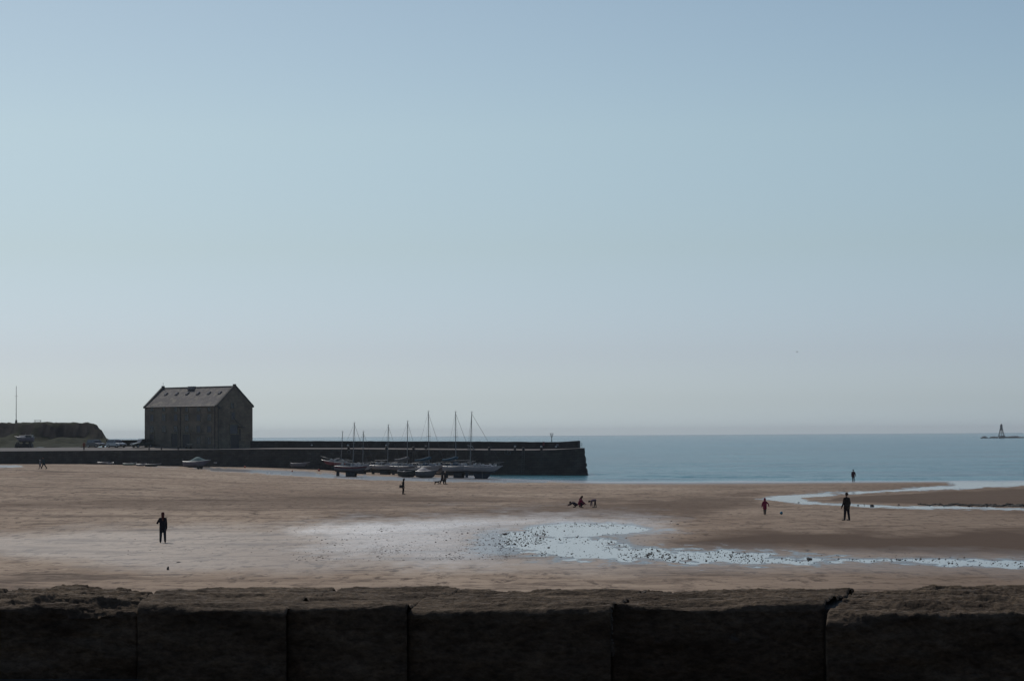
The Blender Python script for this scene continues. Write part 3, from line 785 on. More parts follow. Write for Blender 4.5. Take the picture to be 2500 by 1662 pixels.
# downpipes and gutter
def pipe(px, gable=False):
    d = ray(px, 1040); o, nn, ax = (BC[:2], bu, bv) if gable else (BC[:2], bv, bu)
    t = ((o - CAM[:2]) @ nn) / (d[:2] @ nn); s = float(((CAM + d * t)[:2] - o) @ ax)
    p = (-.1, s) if gable else (s, -.1)
    mb = MB().tube((p[0], p[1], .0), (p[0], p[1], HH - .3), .06).box((p[0], p[1], HH - .2), (.26, .26, .25)); local(mb, 'downpipe', DARKM)
pipe(441); pipe(525); pipe(532.5, True)
mb = MB().tube((.3, -.14, HH - .08), (LB - .3, -.14, HH - .08), .08); local(mb, 'gutter', DARKM)
# hoist beam and bracket on the gable, tall narrow vent
mb = MB().box((-.55, WB * .62, HH * .47 + .4), (1.1, .9, .12)).tube((-1.0, WB * .62, HH * .47 + .4), (-.02, WB * .45, HH * .47 + 2.2), .04).tube((-.05, WB * .40, HH * .47 + 3), (-.05, WB * .62, HH * .47 + .4), .03); local(mb, 'hoist_platform', DARKM)
mb = MB().box((-.05, WB * .635, HH * .34), (.1, .28, 2.2)); local(mb, 'vent_slot', DARKM)
mb = MB().box((-.05, WB * .09, HH - .45), (.1, .5, .3)); local(mb, 'wall_lamp', DARKM)
# ------------------------------------------------------------------ headland
def headland():
    HY = 495.0
    nx, ny = 190, 90
    X = np.linspace(-190, -88, nx); Yv = np.linspace(452, 640, ny)
    GXh, GYh = np.meshgrid(X, Yv)
    # silhouette measured at distance HY
    sil = [(-900, 1034), (0, 1033), (100, 1032.5), (170, 1033), (200, 1031.5), (222, 1032), (231, 1036), (236, 1043), (241, 1053), (247, 1062), (256, 1070), (264, 1076), (300, 1092), (420, 1100)]
    sx = [at_d(a, b, HY)[0] for a, b in sil]; sz = [at_d(a, b, HY)[2] for a, b in sil]
    u = GXh * HY / np.maximum(GYh, HY - 25)      # bearing-true profile
    ztop = np.interp(u + 1.6 * fbm(GXh * .5, GYh * .5, o=4, s=35), sx, sz) + .42 * fbm(GXh * 1.1, GYh * .7, o=3, s=36)
    base = 4.95
    n1 = fbm(GXh * .08, GYh * .1, o=5, s=5); n2 = fbm(GXh * .35, GYh * .4, o=4, s=15)
    dist = GYh - (HY - 14) + 7 * n1
    cliff = 1 / (1 + np.exp(-np.clip((dist - 9) / .9, -40, 40)))
    footk = np.clip((GYh - 464) / 14, 0, 1) * np.clip(.3 + .8 * fbm(GXh * .12, GYh * .05, o=3, s=25), 0, 1)
    foot = base + 2.6 * footk
    zt = ztop - np.clip((GYh - HY) / 60, 0, 3) * .4
    z = foot * (1 - cliff) + np.maximum(zt, foot * (ztop > foot) + zt * (ztop <= foot)) * cliff + .25 * n2 + .5 * cliff * (1 - cliff) * 4 * n2
    z = np.minimum(z, np.maximum(ztop + .12 * n2, base - .2))
    z = np.where(ztop < base + .1, ztop - .4, z)
    steep = np.clip(cliff * (1 - cliff) * 4, 0, 1)
    V = np.stack([GXh, GYh, z], -1).reshape(-1, 3)
    i = np.arange(nx * ny).reshape(ny, nx); q = np.stack([i[:-1, :-1], i[:-1, 1:], i[1:, 1:], i[1:, :-1]], -1).reshape(-1, 4)
    m, n, p = newmat('headland_turf')
    geo = node(n, 'ShaderNodeNewGeometry'); sp = node(n, 'ShaderNodeSeparateXYZ'); n.links.new(geo.outputs['True Normal'], sp.inputs[0])
    tc = node(n, 'ShaderNodeTexCoord'); no = node(n, 'ShaderNodeTexNoise'); no.inputs['Scale'].default_value = .6; no.inputs['Detail'].default_value = 8
    n.links.new(tc.outputs['Object'], no.inputs[0])
    cr = node(n, 'ShaderNodeValToRGB'); cr.color_ramp.elements[0].color = (.016, .020, .010, 1); cr.color_ramp.elements[1].color = (.042, .044, .022, 1); cr.color_ramp.elements[0].position = .35; cr.color_ramp.elements[1].position = .7
    n.links.new(no.outputs[0], cr.inputs[0])
    mr = node(n, 'ShaderNodeMapRange'); mr.inputs[1].default_value = .62; mr.inputs[2].default_value = .82; n.links.new(sp.outputs[2], mr.inputs[0])
    mx = node(n, 'ShaderNodeMix', data_type='RGBA'); n.links.new(mr.outputs[0], mx.inputs[0]); mx.inputs[6].default_value = (.024, .021, .022, 1); n.links.new(cr.outputs[0], mx.inputs[7])
    n.links.new(mx.outputs[2], p.inputs['Base Color']); p.inputs['Roughness'].default_value = .95; p.inputs['Specular IOR Level'].default_value = .1
    b = node(n, 'ShaderNodeBump'); b.inputs['Strength'].default_value = .8; b.inputs['Distance'].default_value = .3; n.links.new(no.outputs[0], b.inputs['Height']); n.links.new(b.outputs[0], p.inputs['Normal'])
    o = gridmesh('headland', V, q, m); tag(o, 'grassy headland with a dark rock cliff behind the quay', kind='structure')
    def hz(x, y):
        a = np.clip((x - X[0]) / (X[1] - X[0]), 0, nx - 2); b_ = np.clip((y - Yv[0]) / (Yv[1] - Yv[0]), 0, ny - 2)
        return float(z[int(b_), int(a)])
    return hz
hz = headland()
P = at_d(39.5, 1031, 505); zt = at_d(39.5, 942, 505)[2]
POLEM = mat('pole_paint', (.10, .10, .11), .5, .1, 3, 0)
fp = empty('flagpole', (P[0], P[1], hz(P[0], P[1]) - .1)); tag(fp, 'tall thin bare flagpole on a stepped base on the headland', 'flagpole')
h_ = zt - (hz(P[0], P[1]) - .1)
MB().tube((0, 0, .8), (0, 0, h_), .085, .05, 8).build('pole', POLEM, fp)
MB().tube((-.4, 0, h_ * .74), (.4, 0, h_ * .74), .025).build('crosstree', POLEM, fp)
MB().box((0, 0, .45), (.62, .62, 1.3), taper=.55, bevel=.03).box((0, 0, .1), (1.0, 1.0, .3), bevel=.03).build('base', COPE, fp)
P = at_d(92, 1033, 503); bz = hz(P[0], P[1]); WOOD = mat('weathered_wood', (.06, .05, .04), .85, .25, 3, .2, sc3=(1, 8, 8))
tb = empty('picnic_table', (P[0], P[1], bz), R(12)); tag(tb, 'wooden picnic table on top of the headland', 'picnic table')
z0 = at_d(92, 1028, 503)[2] - bz
z0 = max(.75, min(z0, 1.3))
MB().box((0, 0, z0), (1.7, .75, .07), bevel=.01).build('table_top', WOOD, tb)
for s in (-1, 1): MB().box((0, s * .75, z0 - .3), (1.7, .26, .05)).build('seat', WOOD, tb)
for s in (-1, 1):
    MB().tube((s * .6, -.7, 0), (s * .6, -.1, z0 - .03), .05).tube((s * .6, .7, 0), (s * .6, .1, z0 - .03), .05).tube((s * .6, -.85, z0 - .34), (s * .6, .85, z0 - .34), .04).build('leg_frame', WOOD, tb)

# ================================================================== CARS
TYRE = mat('tyre_rubber', (.02, .02, .02), .85, .1, 5, .1); RIM = mat('rim_metal', (.3, .3, .32), .35, .1, 5, 0, metal=.8)
CGLASS = mat('car_glass', (.02, .025, .03), .05, .1, 1, 0, spec=.8); LAMPM = mat('headlight_glass', (.5, .5, .5), .1, .05, 1, 0); PLATE = mat('plate', (.5, .48, .38), .5, .05, 2, 0)
TRIM = mat('black_trim', (.02, .02, .022), .6, .1, 3, 0)
def car(P, yaw, paint, label, L=4.3, Wd=1.75, H=1.5, estate=True):
    r = empty('parked_car', P, yaw); tag(r, label, 'car', 'cars parked on the quay')
    # body: side profile lofted with tumblehome
    low = [(-.5, .32), (-.5, .72), (-.485, .9), (-.2, .94), (.18, .93), (.33, .84), (.47, .74), (.5, .6), (.5, .32)]
    mb = MB(); b = mb.b
    prof = [(x * L, z) for x, z in low]; yy = [(-Wd / 2, .0), (-Wd / 2 + .02, 0), (Wd / 2, 0)]
    lay = []
    for y, inset in ((-1, .10), (-.9, 0), (.9, 0), (1, .10)):
        lay.append([b.verts.new((x * (1 - .02 * (abs(y) == 1)), y * Wd / 2, .32 + (z - .32) * (1 - inset * .35) + (inset * .25 if z <= .33 else 0))) for x, z in prof])
    n = len(prof)
    for A, B_ in zip(lay[:-1], lay[1:]):
        for i in range(n): b.faces.new((A[i], A[(i + 1) % n], B_[(i + 1) % n], B_[i]))
    b.faces.new(lay[0]); b.faces.new(lay[-1][::-1])
    body = mb.build('body', paint, r)
    xr = -.46 if estate else -.36
    cab = [(xr * L, .92), ((xr + .035) * L, H - .06), ((xr + .10) * L, H), (.02 * L, H - .01), (.08 * L, H - .07), (.2 * L, .92)]
    mb = MB(); b = mb.b
    A = [b.verts.new((x, -Wd / 2 * (.93 if z < 1 else .78), z)) for x, z in cab]; B_ = [b.verts.new((x, Wd / 2 * (.93 if z < 1 else .78), z)) for x, z in cab]
    n = len(cab); b.faces.new(A); b.faces.new(B_[::-1])
    for i in range(n): b.faces.new((A[i], B_[i], B_[(i + 1) % n], A[(i + 1) % n]))
    mb.build('cabin_glass', CGLASS, r)
    mb = MB().box(((xr + .055 + .02) / 2 * L, 0, H + .005), ((.02 - xr - .06) * L, Wd * .8, .05), bevel=.02)
    for s in (-1, 1):
        for x0, x1 in ((.2, .07), (-.12, -.12), (xr + .005, xr + .06)):
            mb.tube((x0 * L, s * Wd / 2 * .94, .92), (x1 * L, s * Wd / 2 * .80, H - .02), .035, seg=6)
    mb.build('roof', paint, r)
    for s in (-1, 1):
        for x in (-.3, .31):
            w_ = MB().tube((x * L, s * (Wd / 2 - .17), .31), (x * L, s * (Wd / 2 + .01), .31), .31, seg=18).build('wheel', TYRE, r)
            MB().tube((x * L, s * (Wd / 2 - .02), .31), (x * L, s * (Wd / 2 + .022), .31), .19, seg=12).build('rim', RIM, w_)
        MB().box((.487 * L, s * Wd * .36, .66), (.10, .32, .14), bevel=.02).build('headlight', LAMPM, r)
        MB().box((.13 * L, s * (Wd / 2 + .09), .98), (.12, .18, .12), bevel=.02).build('wing_mirror', paint, r)
    MB().box((.495 * L, 0, .42), (.1, Wd * .9, .18), bevel=.02).build('bumper', TRIM, r); MB().box((-.495 * L, 0, .45), (.1, Wd * .9, .2), bevel=.02).build('rear_bumper', TRIM, r)
    MB().box((.5 * L + .052, 0, .42), (.012, .5, .11)).build('number_plate', PLATE, r)
    return r
DG = mat('dark_green_paint', (.02, .035, .035), .3, .05, 2, 0, spec=.3); SV = mat('silver_paint', (.30, .33, .36), .3, .05, 2, 0, metal=.5, spec=.6); DB = mat('dark_blue_paint', (.025, .03, .045), .3, .05, 2, 0, spec=.6)
car(quay_at(234, 1092), R(-44), DB, 'dark blue parked car nearest the headland, bonnet glinting')
car(quay_at(284, 1092), R(-44), SV, 'silver parked car with a bright bonnet, between two dark cars')
car(quay_at(347, 1092), R(180 + 40), DG, 'dark green parked car against the end of the granary', L=4.4, H=1.6)
# bollards on the quay edge
IRON = mat('bollard_iron', (.018, .018, .02), .7, .2, 4, .1)
def bollard(P, label, h=.75, r=.16):
    o = empty('bollard', P); tag(o, label, 'bollard', 'iron bollards on the quay edge')
    MB().tube((0, 0, -.05), (0, 0, h * .75), r, r * .85, 10).build('post', IRON, o); MB().ball((0, 0, h * .8), r * 1.25, 2, (1, 1, .6)).build('cap', IRON, o, True)
for px, lb in ((364, 'iron bollard on the quay just below the dark green car'), (394, 'iron bollard on the quay by the left door of the granary'), (435, 'iron bollard on the quay under the middle downpipe of the granary')):
    P = on_wall(px, 1097, .8); bollard((P[0], P[1], float(qz(wall_t(P)))), lb, .6, .12)
for px, lb in ((851, 'iron bollard on the pier edge above the red and white yacht'), (943.5, 'iron bollard on the pier edge above the white cabin yacht'), (1009.5, 'iron bollard on the pier edge above the beached open dinghy'), (1194.5, 'iron bollard on the pier edge above the bow of the rightmost yacht'), (1257, 'iron bollard on the pier edge left of the ladder'), (1278, 'squat iron bollard at the top of the pier ladder'), (1322, 'iron bollard on the pier edge left of the beacon basket')):
    P = on_wall(px, 1097, .6); bollard((P[0], P[1], float(qz(wall_t(P)))), lb, .45, .24)
P = quay_at(460.5, 1094.5)
o = empty('bench', P, math.atan2(bu[1], bu[0]) + R(180)); tag(o, 'small pale bench on the quay before the granary doors', 'bench')
BW = mat('bench_wood', (.22, .20, .17), .8, .2, 3, .1)
MB().box((0, 0, .45), (1.5, .4, .05)).build('seat', BW, o); MB().box((0, .2, .78), (1.5, .05, .28)).build('backrest', BW, o)
for s in (-1, 1): MB().box((s * .62, 0, .22), (.07, .38, .44)).box((s * .62, .2, .55), (.06, .06, .5)).build('leg', IRON, o)
# fittings on the outer wall of the pier
LAMPW = mat('bulkhead_glass', (.55, .55, .52), .4, .05, 3, 0)
for px, py, lb in ((762, 1086, 'small pale wall lamp first to the right of the granary'), (850, 1086.3, 'small pale wall lamp above the red and white yacht'), (943.5, 1086.3, 'small pale wall lamp above the white cabin yacht'), (1258, 1089.2, 'small pale wall lamp above the pier ladder'), (1322, 1089.6, 'small pale wall lamp left of the notice board'), (1358, 1090, 'small pale wall lamp just under the notice board')):
    P = on_wall(px, py, QW); o = empty('wall_lamp', (P[0], P[1], P[2]), math.atan2(wdir[1], wdir[0])); tag(o, lb, 'lamp', 'round lamps on the outer wall of the pier')
    MB().ball((0, -.12, 0), .17, 2, (1.2, .7, .8)).build('glass', LAMPW, o, True); MB().box((0, -.04, .0), (.5, .09, .34), bevel=.02).build('bracket', IRON, o)
P = on_wall(1361, 1086, QW); sg = empty('notice_board', P, math.atan2(wdir[1], wdir[0])); tag(sg, 'square grey notice board on the outer wall near the pier end', 'sign')
MB().box((0, -.06, 0), (.42, .04, .34), bevel=.005).build('board', mat('board_grey', (.13, .13, .15), .6, .05, 2, 0), sg); MB().box((0, -.03, 0), (.48, .04, .40), bevel=.005).build('frame', IRON, sg)
P = on_wall(1327.5, 1083, QW); lr = empty('warning_panel', P, math.atan2(wdir[1], wdir[0])); tag(lr, 'faded red panel hanging on the outer wall near the beacon basket', 'panel')
MB().box((0, -.05, 0), (.36, .04, .66), ry=R(10), bevel=.01).build('panel', mat('faded_red', (.12, .03, .035), .8, .2, 3, 0), lr); MB().box((0, -.03, .34), (.4, .06, .05), ry=R(10)).build('bracket', IRON, lr)
def beacon():
    P = on_wall(1347, 1079, QW + .6); zt = on_wall(1347, 1056.5, QW + .6)[2]
    o = empty('beacon_basket', (P[0], P[1], P[2] - .1)); tag(o, 'iron fire basket on a tall post at the pier end', 'beacon')
    h = zt - P[2] + .1
    MB().tube((0, 0, 0), (0, 0, h - .55), .07, .05, 8).build('post', IRON, o)
    mb = MB()
    for k in range(10):
        a = 2 * math.pi * k / 10; c_, s_ = math.cos(a), math.sin(a)
        mb.path([(.08 * c_, .08 * s_, h - .75), (.22 * c_, .22 * s_, h - .45), (.27 * c_, .27 * s_, h)], .02)
    mb.torus((0, 0, h - .42), .22, .02, 'Z').torus((0, 0, h - .15), .255, .02, 'Z'); mb.build('basket', mat('galvanised', (.25, .26, .27), .5, .1, 3, 0, metal=.3), o)
beacon()
def railing():
    P = on_wall(1413, 1094, QW - .5); o = empty('guard_rail', (P[0], P[1], float(qz(T1)) + .1), math.atan2(wdir[1], wdir[0])); tag(o, 'thin metal guard rail at the very end of the pier', 'railing')
    for x in (.0, .45, .62): MB().tube((x, 0, 0), (x, 0, .8), .025).build('post', POLEM, o)
    MB().tube((0, 0, .78), (.62, 0, .78), .02).tube((0, 0, .42), (.62, 0, .42), .02).build('rail', POLEM, o)
railing()
def ladder(px, lb, y0, y1):
    A = on_wall(px, y0, -.12); B_ = on_wall(px, y1, -.75)
    o = empty('pier_ladder', B_, math.atan2(wdir[1], wdir[0])); tag(o, lb, 'ladder', 'ladders on the harbour face')
    d = np.array([0, .5, A[2] - B_[2]])
    LM = mat('ladder_galvanised', (.05, .055, .06), .5, .1, 3, 0)
    for s in (-.22, .22): MB().tube((s, -.1, 0), (s, d[1] - .1, d[2]), .035).build('stringer', LM, o)
    for k in range(int(d[2] / .3)):
        f = (k + .5) * .3 / d[2]; MB().tube((-.22, -.1 + f * d[1], f * d[2]), (.22, -.1 + f * d[1], f * d[2]), .02).build('rung', LM, o)
ladder(1276.5, 'tall iron ladder on the pier wall right of the yachts', 1099, 1156)
ladder(1009, 'iron ladder on the pier wall above the beached dinghy', 1098, 1130)
TYM = mat('old_tyre', (.05, .055, .06), .8, .2, 4, .1)
for px, py, lb in ((852.5, 1103.5, 'round tyre fender on the pier wall above the red and white yacht'), (1236, 1103.3, 'left of two tyre fenders on the pier wall beyond the yachts'), (1242.5, 1105.5, 'right of two tyre fenders on the pier wall beyond the yachts')):
    P = on_wall(px, py, -.25); o = MB().torus((0, 0, 0), .3, .1, 'Y').build('tyre_fender', TYM, None, True)
    o.location = P; o.rotation_euler = (0, 0, math.atan2(wdir[1], wdir[0])); tag(o, lb, 'tyre', 'tyre fenders on the pier wall')
# small davit frame and equipment on the pier deck
P = on_wall(1149, 1096.5, 2.0); o = empty('boat_hoist', (P[0], P[1], float(qz(wall_t(P))) + .02), math.atan2(wdir[1], wdir[0])); tag(o, 'small pale metal hoist frame standing on the pier deck', 'hoist')
PM = mat('pale_metal', (.2, .21, .22), .5, .1, 3, 0)
MB().box((-.3, 0, .06), (.35, .6, .12)).box((.6, 0, .06), (.35, .6, .12)).build('foot', PM, o)
MB().tube((.55, 0, .1), (.35, 0, .62), .05).tube((.35, 0, .62), (-.45, 0, .74), .05).tube((-.3, 0, .1), (-.3, 0, .7), .03).build('arm', PM, o)
MB().ball((-.5, 0, .76), .09).build('winch', PM, o)
P = on_wall(1040, 1096, 3.0); o = empty('creel_stack', (P[0], P[1], float(qz(wall_t(P))) + .02), math.atan2(wdir[1], wdir[0])); tag(o, 'dark covered heap with a pale top on the pier deck', 'equipment')
MB().box((0, 0, .22), (.42, .4, .44), bevel=.06).box((.05, 0, .5), (.28, .3, .16), bevel=.04).build('crate', IRON, o); MB().ball((0, 0, .62), .2, 2, (1.1, .8, .3)).build('cover', PM, o)

# ================================================================== BOATS
WHITE = mat('gelcoat_white', (.27, .265, .28), .35, .12, 1.5, 0, spec=.5); GREYH = mat('grey_hull', (.12, .12, .14), .4, .15, 1.5, 0)
RED = mat('red_hull', (.14, .025, .04), .4, .1, 1.5, 0); ANTI = mat('antifouling_dark', (.018, .028, .035), .85, .2, 3, .1); ANTIB = mat('antifouling_blue', (.015, .035, .06), .85, .2, 3, .1)
DECK = mat('deck_grey', (.42, .42, .41), .6, .1, 2, 0); ALU = mat('mast_alloy', (.17, .175, .18), .45, .1, 3, 0, metal=.3); ROPE = mat('stay_wire', (.06, .06, .06), .6, .1, 3, 0)
BLUEC = mat('blue_canvas', (.02, .07, .11), .8, .15, 3, .1); GREENC = mat('teal_canvas', (.03, .09, .10), .8, .2, 2, .2); TARP = mat('grey_tarp', (.10, .105, .115), .7, .2, 1.2, .3); BWIN = mat('boat_window', (.015, .02, .025), .15, .1, 1, 0, spec=.6)
def hull_pts(L, B, D, t, flare=.25, sheer=.22, tr=.55):
    """half breadth, sheer height above hull bottom, bottom height at t (0 stern, 1 bow)"""
    b = B / 2 * (tr + (1 - tr) * math.sin(min(1, t / .45) * math.pi / 2)) if t < .45 else B / 2 * max(0.0, 1 - ((t - .45) / .55) ** 2.2)
    z = D * (1 + sheer * ((t - .35) ** 2) / .42 * (1.4 if t > .35 else .6))
    kb = D * .9 * max(0, (t - .72) / .28) ** 2.0 + D * .12 * max(0, (.2 - t) / .2)
    return b, z, kb
def boat_hull(L, B, D, kh, mt_top, mt_bot, parent, wl=.42, open_=False, rake=.10, stripe=None):
    N, K = 22, 9
    rows = []
    for i in range(N):
        t = i / (N - 1); b, z, kb = hull_pts(L, B, D, t); ring = []
        for k in range(K):
            f = k / (K - 1)                       # 0 keel .. 1 sheer
            y = b * (1 - (1 - f) ** 2.3) ** .62 if f > 0 else 0
            zz = kb + (z - kb) * f ** 1.15
            x = (t - .5) * L + rake * L * (f - 1) * t ** 3 * 1.1
            ring.append((x, y, kh + zz))
        rows.append(ring)
    def build(name, k0, k1, mt):
        mb = MB(); b = mb.b
        for s in (1, -1):
            g = [[b.verts.new((x, s * y, z)) for x, y, z in r_[k0:k1 + 1]] for r_ in rows]
            for i in range(N - 1):
                for k in range(k1 - k0):
                    try: b.faces.new((g[i][k], g[i + 1][k], g[i + 1][k + 1], g[i][k + 1]))
                    except ValueError: pass
        # transom
        st = rows[0][k0:k1 + 1]
        ring = [b.verts.new((x, y, z)) for x, y, z in st] + [b.verts.new((x, -y, z)) for x, y, z in st[::-1]]
        b.faces.new(ring)
        bmesh.ops.remove_doubles(b, verts=b.verts, dist=.002)
        return mb.build(name, mt, parent, True)
    kk = max(1, int(round(wl * (K - 1))))
    if stripe: build('hull', kk, K - 3, mt_top); build('sheer_band', K - 3, K - 1, stripe)
    else: build('hull', kk, K - 1, mt_top)
    build('hull_bottom', 0, kk, mt_bot)
    mb = MB(); b = mb.b; drop = .0 if not open_ else D * .45
    prev = None
    for i in range(N):
        x, y, z = rows[i][-1]; q = .97 if not open_ else .92
        cur = (b.verts.new((x, y * q, z - .03 - drop)), b.verts.new((x, 0, z + .04 * (not open_) - drop)), b.verts.new((x, -y * q, z - .03 - drop)))
        if prev:
            b.faces.new((prev[0], cur[0], cur[1], prev[1])); b.faces.new((prev[1], cur[1], cur[2], prev[2]))
        prev = cur
    mb.build('deck' if not open_ else 'floor', DECK, parent)
    mb = MB()
    for s in (1, -1): mb.path([(r_[-1][0], s * r_[-1][1], r_[-1][2]) for r_ in rows], .045 if L > 4 else .035)
    x, y, z = rows[0][-1]; mb.tube((x, y, z), (x, -y, z), .045)
    mb.build('gunwale', WHITE, parent)
    return rows
def keel(parent, L, kh, kind, mt):
    if kind == 'bilge':
        for s in (-1, 1): MB().box((-.02 * L, s * .55, kh * .55), (L * .24, .09, kh * 1.15), rx=R(s * 10), taper=1.15).build('keel', mt, parent)
        MB().box((-.42 * L, 0, kh * .6), (L * .09, .07, kh * 1.1)).build('rudder', mt, parent)
    elif kind == 'fin':
        MB().prism([(-.22 * L, 0), (.1 * L, 0), (.22 * L, kh * 1.15), (-.28 * L, kh * 1.15)], -.08, .08).build('keel', mt, parent)
        MB().box((-.44 * L, 0, kh * .6), (L * .07, .06, kh)).build('rudder', mt, parent)
        for s in (-1, 1): MB().tube((0, s * .6, 0), (0, s * 1.0, kh + .8), .045).build('beaching_leg', ALU, parent)
def yacht(name, px, py, L, B, D, kh, yaw, top, bot, label, mast=8.0, kind='bilge', tilt=0, roll=0, cover=None, cabin=(.32, 1.0), mx=.08, stay=True, boom=True, wheel=False, group='yachts aground in the drained harbour', stripe=None, rails=True, spread=True, clutter=True):
    P = ground(px, py)
    o = empty('sailing_yacht', (P[0], P[1], P[2] - .03), rot=(R(roll), R(tilt), yaw)); tag(o, label, 'yacht', group)
    rows = boat_hull(L, B, D, kh, top, bot, o, stripe=stripe)
    keel(o, L, kh, kind, bot)
    dz = kh + D
    # coachroof
    ch = cabin[0] * 1.0
    c_ = MB().box((.05 * L, 0, dz + .14), (.42 * L, B * .55, .42), taper=.78, bevel=.06).build('cabin', WHITE, o)
    for s in (-1, 1):
        for k in (-.08, .02, .12): MB().box((.05 * L + k * L, s * B * .262, dz + .17), (.07 * L, .03, .11), rx=R(s * -9)).build('window', BWIN, c_)
    # cockpit coaming, hatch, outboard
    MB().box((-.28 * L, B * .24, dz + .12), (.3 * L, .07, .26)).box((-.28 * L, -B * .24, dz + .12), (.3 * L, .07, .26)).build('coaming', WHITE, o)
    MB().box((-.13 * L, 0, dz + .4), (.12 * L, B * .3, .08), bevel=.02).build('hatch', BWIN, o)
    if mast:
        mb = MB().tube((mx * L, 0, dz + .2), (mx * L, 0, dz + mast), .075, .055, 8); mt = mb.build('mast', ALU, o)
        if spread: MB().tube((mx * L, -.75, dz + mast * .55), (mx * L, .75, dz + mast * .55), .025).tube((mx * L - .2, 0, dz + mast), (mx * L + .25, 0, dz + mast + .05), .02).tube((mx * L, 0, dz + mast), (mx * L, 0, dz + mast + .3), .012).build('spreader', ALU, mt)
        if stay:
            mb = MB().tube((mx * L, 0, dz + mast * .97), (.49 * L, 0, dz + .35), .022, seg=5)
            mb.tube((mx * L, 0, dz + mast * .99), (-.48 * L, 0, dz + .1), .012, seg=5)
            for s in (-1, 1): mb.path([(mx * L, 0, dz + mast * .97), (mx * L, s * .75, dz + mast * .55), (mx * L - .1, s * B * .45, dz)], .01, 5)
            mb.build('rigging', ROPE, o)
        if boom:
            bm = MB().tube((mx * L, 0, dz + .95), (mx * L - .42 * L, 0, dz + .85), .05).build('boom', ALU, o)
            if cover:
                mb = MB()
                for k in range(9):
                    f = k / 8; mb.ball((mx * L - f * .4 * L, 0, dz + 1.12 + .35 * (1 - f) ** 2 - .06), .17 + .1 * (1 - f), 1, (1.9, .7, 1.15))
                mb.build('sail_cover', cover, bm, True)
    if rails:
        mb = MB(); bx, by, bz = rows[-1][-1]
        mb.path([(rows[-5][-1][0], rows[-5][-1][1], rows[-5][-1][2] + .55), (bx + .15, 0, bz + .6), (rows[-5][-1][0], -rows[-5][-1][1], rows[-5][-1][2] + .55)], .022)
        for i in (-5, -3):
            for s in (-1, 1): x, y, z = rows[i][-1]; mb.tube((x, s * y, z), (x, s * y * .9, z + .55), .018)
        x, y, z = rows[0][-1]
        mb.path([(rows[3][-1][0], y, z + .55), (x, y, z + .55), (x, -y, z + .55), (rows[3][-1][0], -y, z + .55)], .022)
        for s in (-1, 1): mb.tube((x, s * y, z), (x, s * y, z + .55), .02); mb.tube((rows[3][-1][0], s * y, z), (rows[3][-1][0], s * y, z + .55), .02)
        for s in (-1, 1): mb.path([(rows[i][-1][0], s * rows[i][-1][1] * .95, rows[i][-1][2] + .52) for i in (3, 7, 11, 14, 17)], .008, 5)
        mb.build('guard_rail', ALU, o)
    if cover or wheel or kind == 'bilge':
        mb = MB()                                                       # spray hood over the companionway
        for k in range(5):
            a = math.pi * k / 4; mb.tube((-.17 * L, .28 * B * math.cos(a), dz + .3 + .42 * math.sin(a)), (-.02 * L, .24 * B * math.cos(a), dz + .3 + .3 * math.sin(a)), .06, .05, 6)
        g_ = [[(-.17 * L + .15 * L * q_, (.28 - .04 * q_) * B * math.cos(math.pi * k / 8), dz + .3 + (.44 - .14 * q_) * math.sin(math.pi * k / 8)) for k in range(9)] for q_ in (0, 1)]
        for k in range(8): mb.poly([g_[0][k], g_[0][k + 1], g_[1][k + 1], g_[1][k]])
        mb.build('spray_hood', cover or TARP, o)
    if clutter:
        rr = random.Random(int(px))
        mb = MB().box((0, 0, dz + .15), (.72 * L, .62 * B, .05))
        for k in range(14): mb.box((rr.uniform(-.34, .3) * L, rr.uniform(-.28, .28) * B, dz + .3), (rr.uniform(.1, .4), rr.uniform(.08, .25), rr.uniform(.3, .62)), rz=rr.uniform(0, 3), bevel=.02)
        mb.build('deck_gear', DECK, o)
    return o
yacht('a', 817, 1147, 4.9, 2.0, .85, .6, R(-8 + 180), RED, ANTI, 'dark red yacht furthest left, bare leaning mast', mast=5.4, tilt=-3.2, mx=-.22, cover=None, boom=False, stay=False)
yacht('b', 859, 1163, 5.6, 2.1, .95, .62, R(-16), GREYH, ANTI, 'red and white yacht standing on twin keels in front', mast=6.9, tilt=2.4, mx=.02, stripe=RED)
yacht('c', 884, 1156.5, 4.6, 1.8, .8, .45, R(-20), WHITE, ANTI, 'small white yacht behind the red and white one', mast=5.9, tilt=1.5, mx=.02, boom=False)
yacht('d', 942, 1158, 5.7, 2.2, .9, .62, R(-22), WHITE, ANTI, 'white cabin yacht with dark fenders left of the open dinghy', mast=6.9, tilt=1.6, mx=.05)
yacht('e', 990, 1160, 5.8, 2.1, .9, .6, R(-30), GREYH, ANTI, 'grey yacht with folded canvas hood behind the open dinghy', mast=7.6, tilt=1.2, mx=.05, cover=TARP)
yacht('f', 1048, 1161.5, 6.0, 2.2, .9, .7, R(-24), WHITE, ANTI, 'yacht with tallest bare mast and blue canvas behind the tarpaulined boat', mast=9.2, tilt=-.6, mx=.0, cover=BLUEC)
yacht('g', 1122, 1166, 5.5, 2.3, 1.08, .75, R(-24), WHITE, ANTI, 'white yacht with a blue sail cover on its raised boom', mast=8.8, tilt=.1, mx=-.12, cover=BLUEC)
yacht('h', 1180, 1168, 6.2, 2.4, 1.0, .85, R(-14), WHITE, ANTIB, 'rightmost yacht, white, bow high beside the pier', mast=8.6, tilt=2.2, mx=-.36, kind='fin', cover=None)
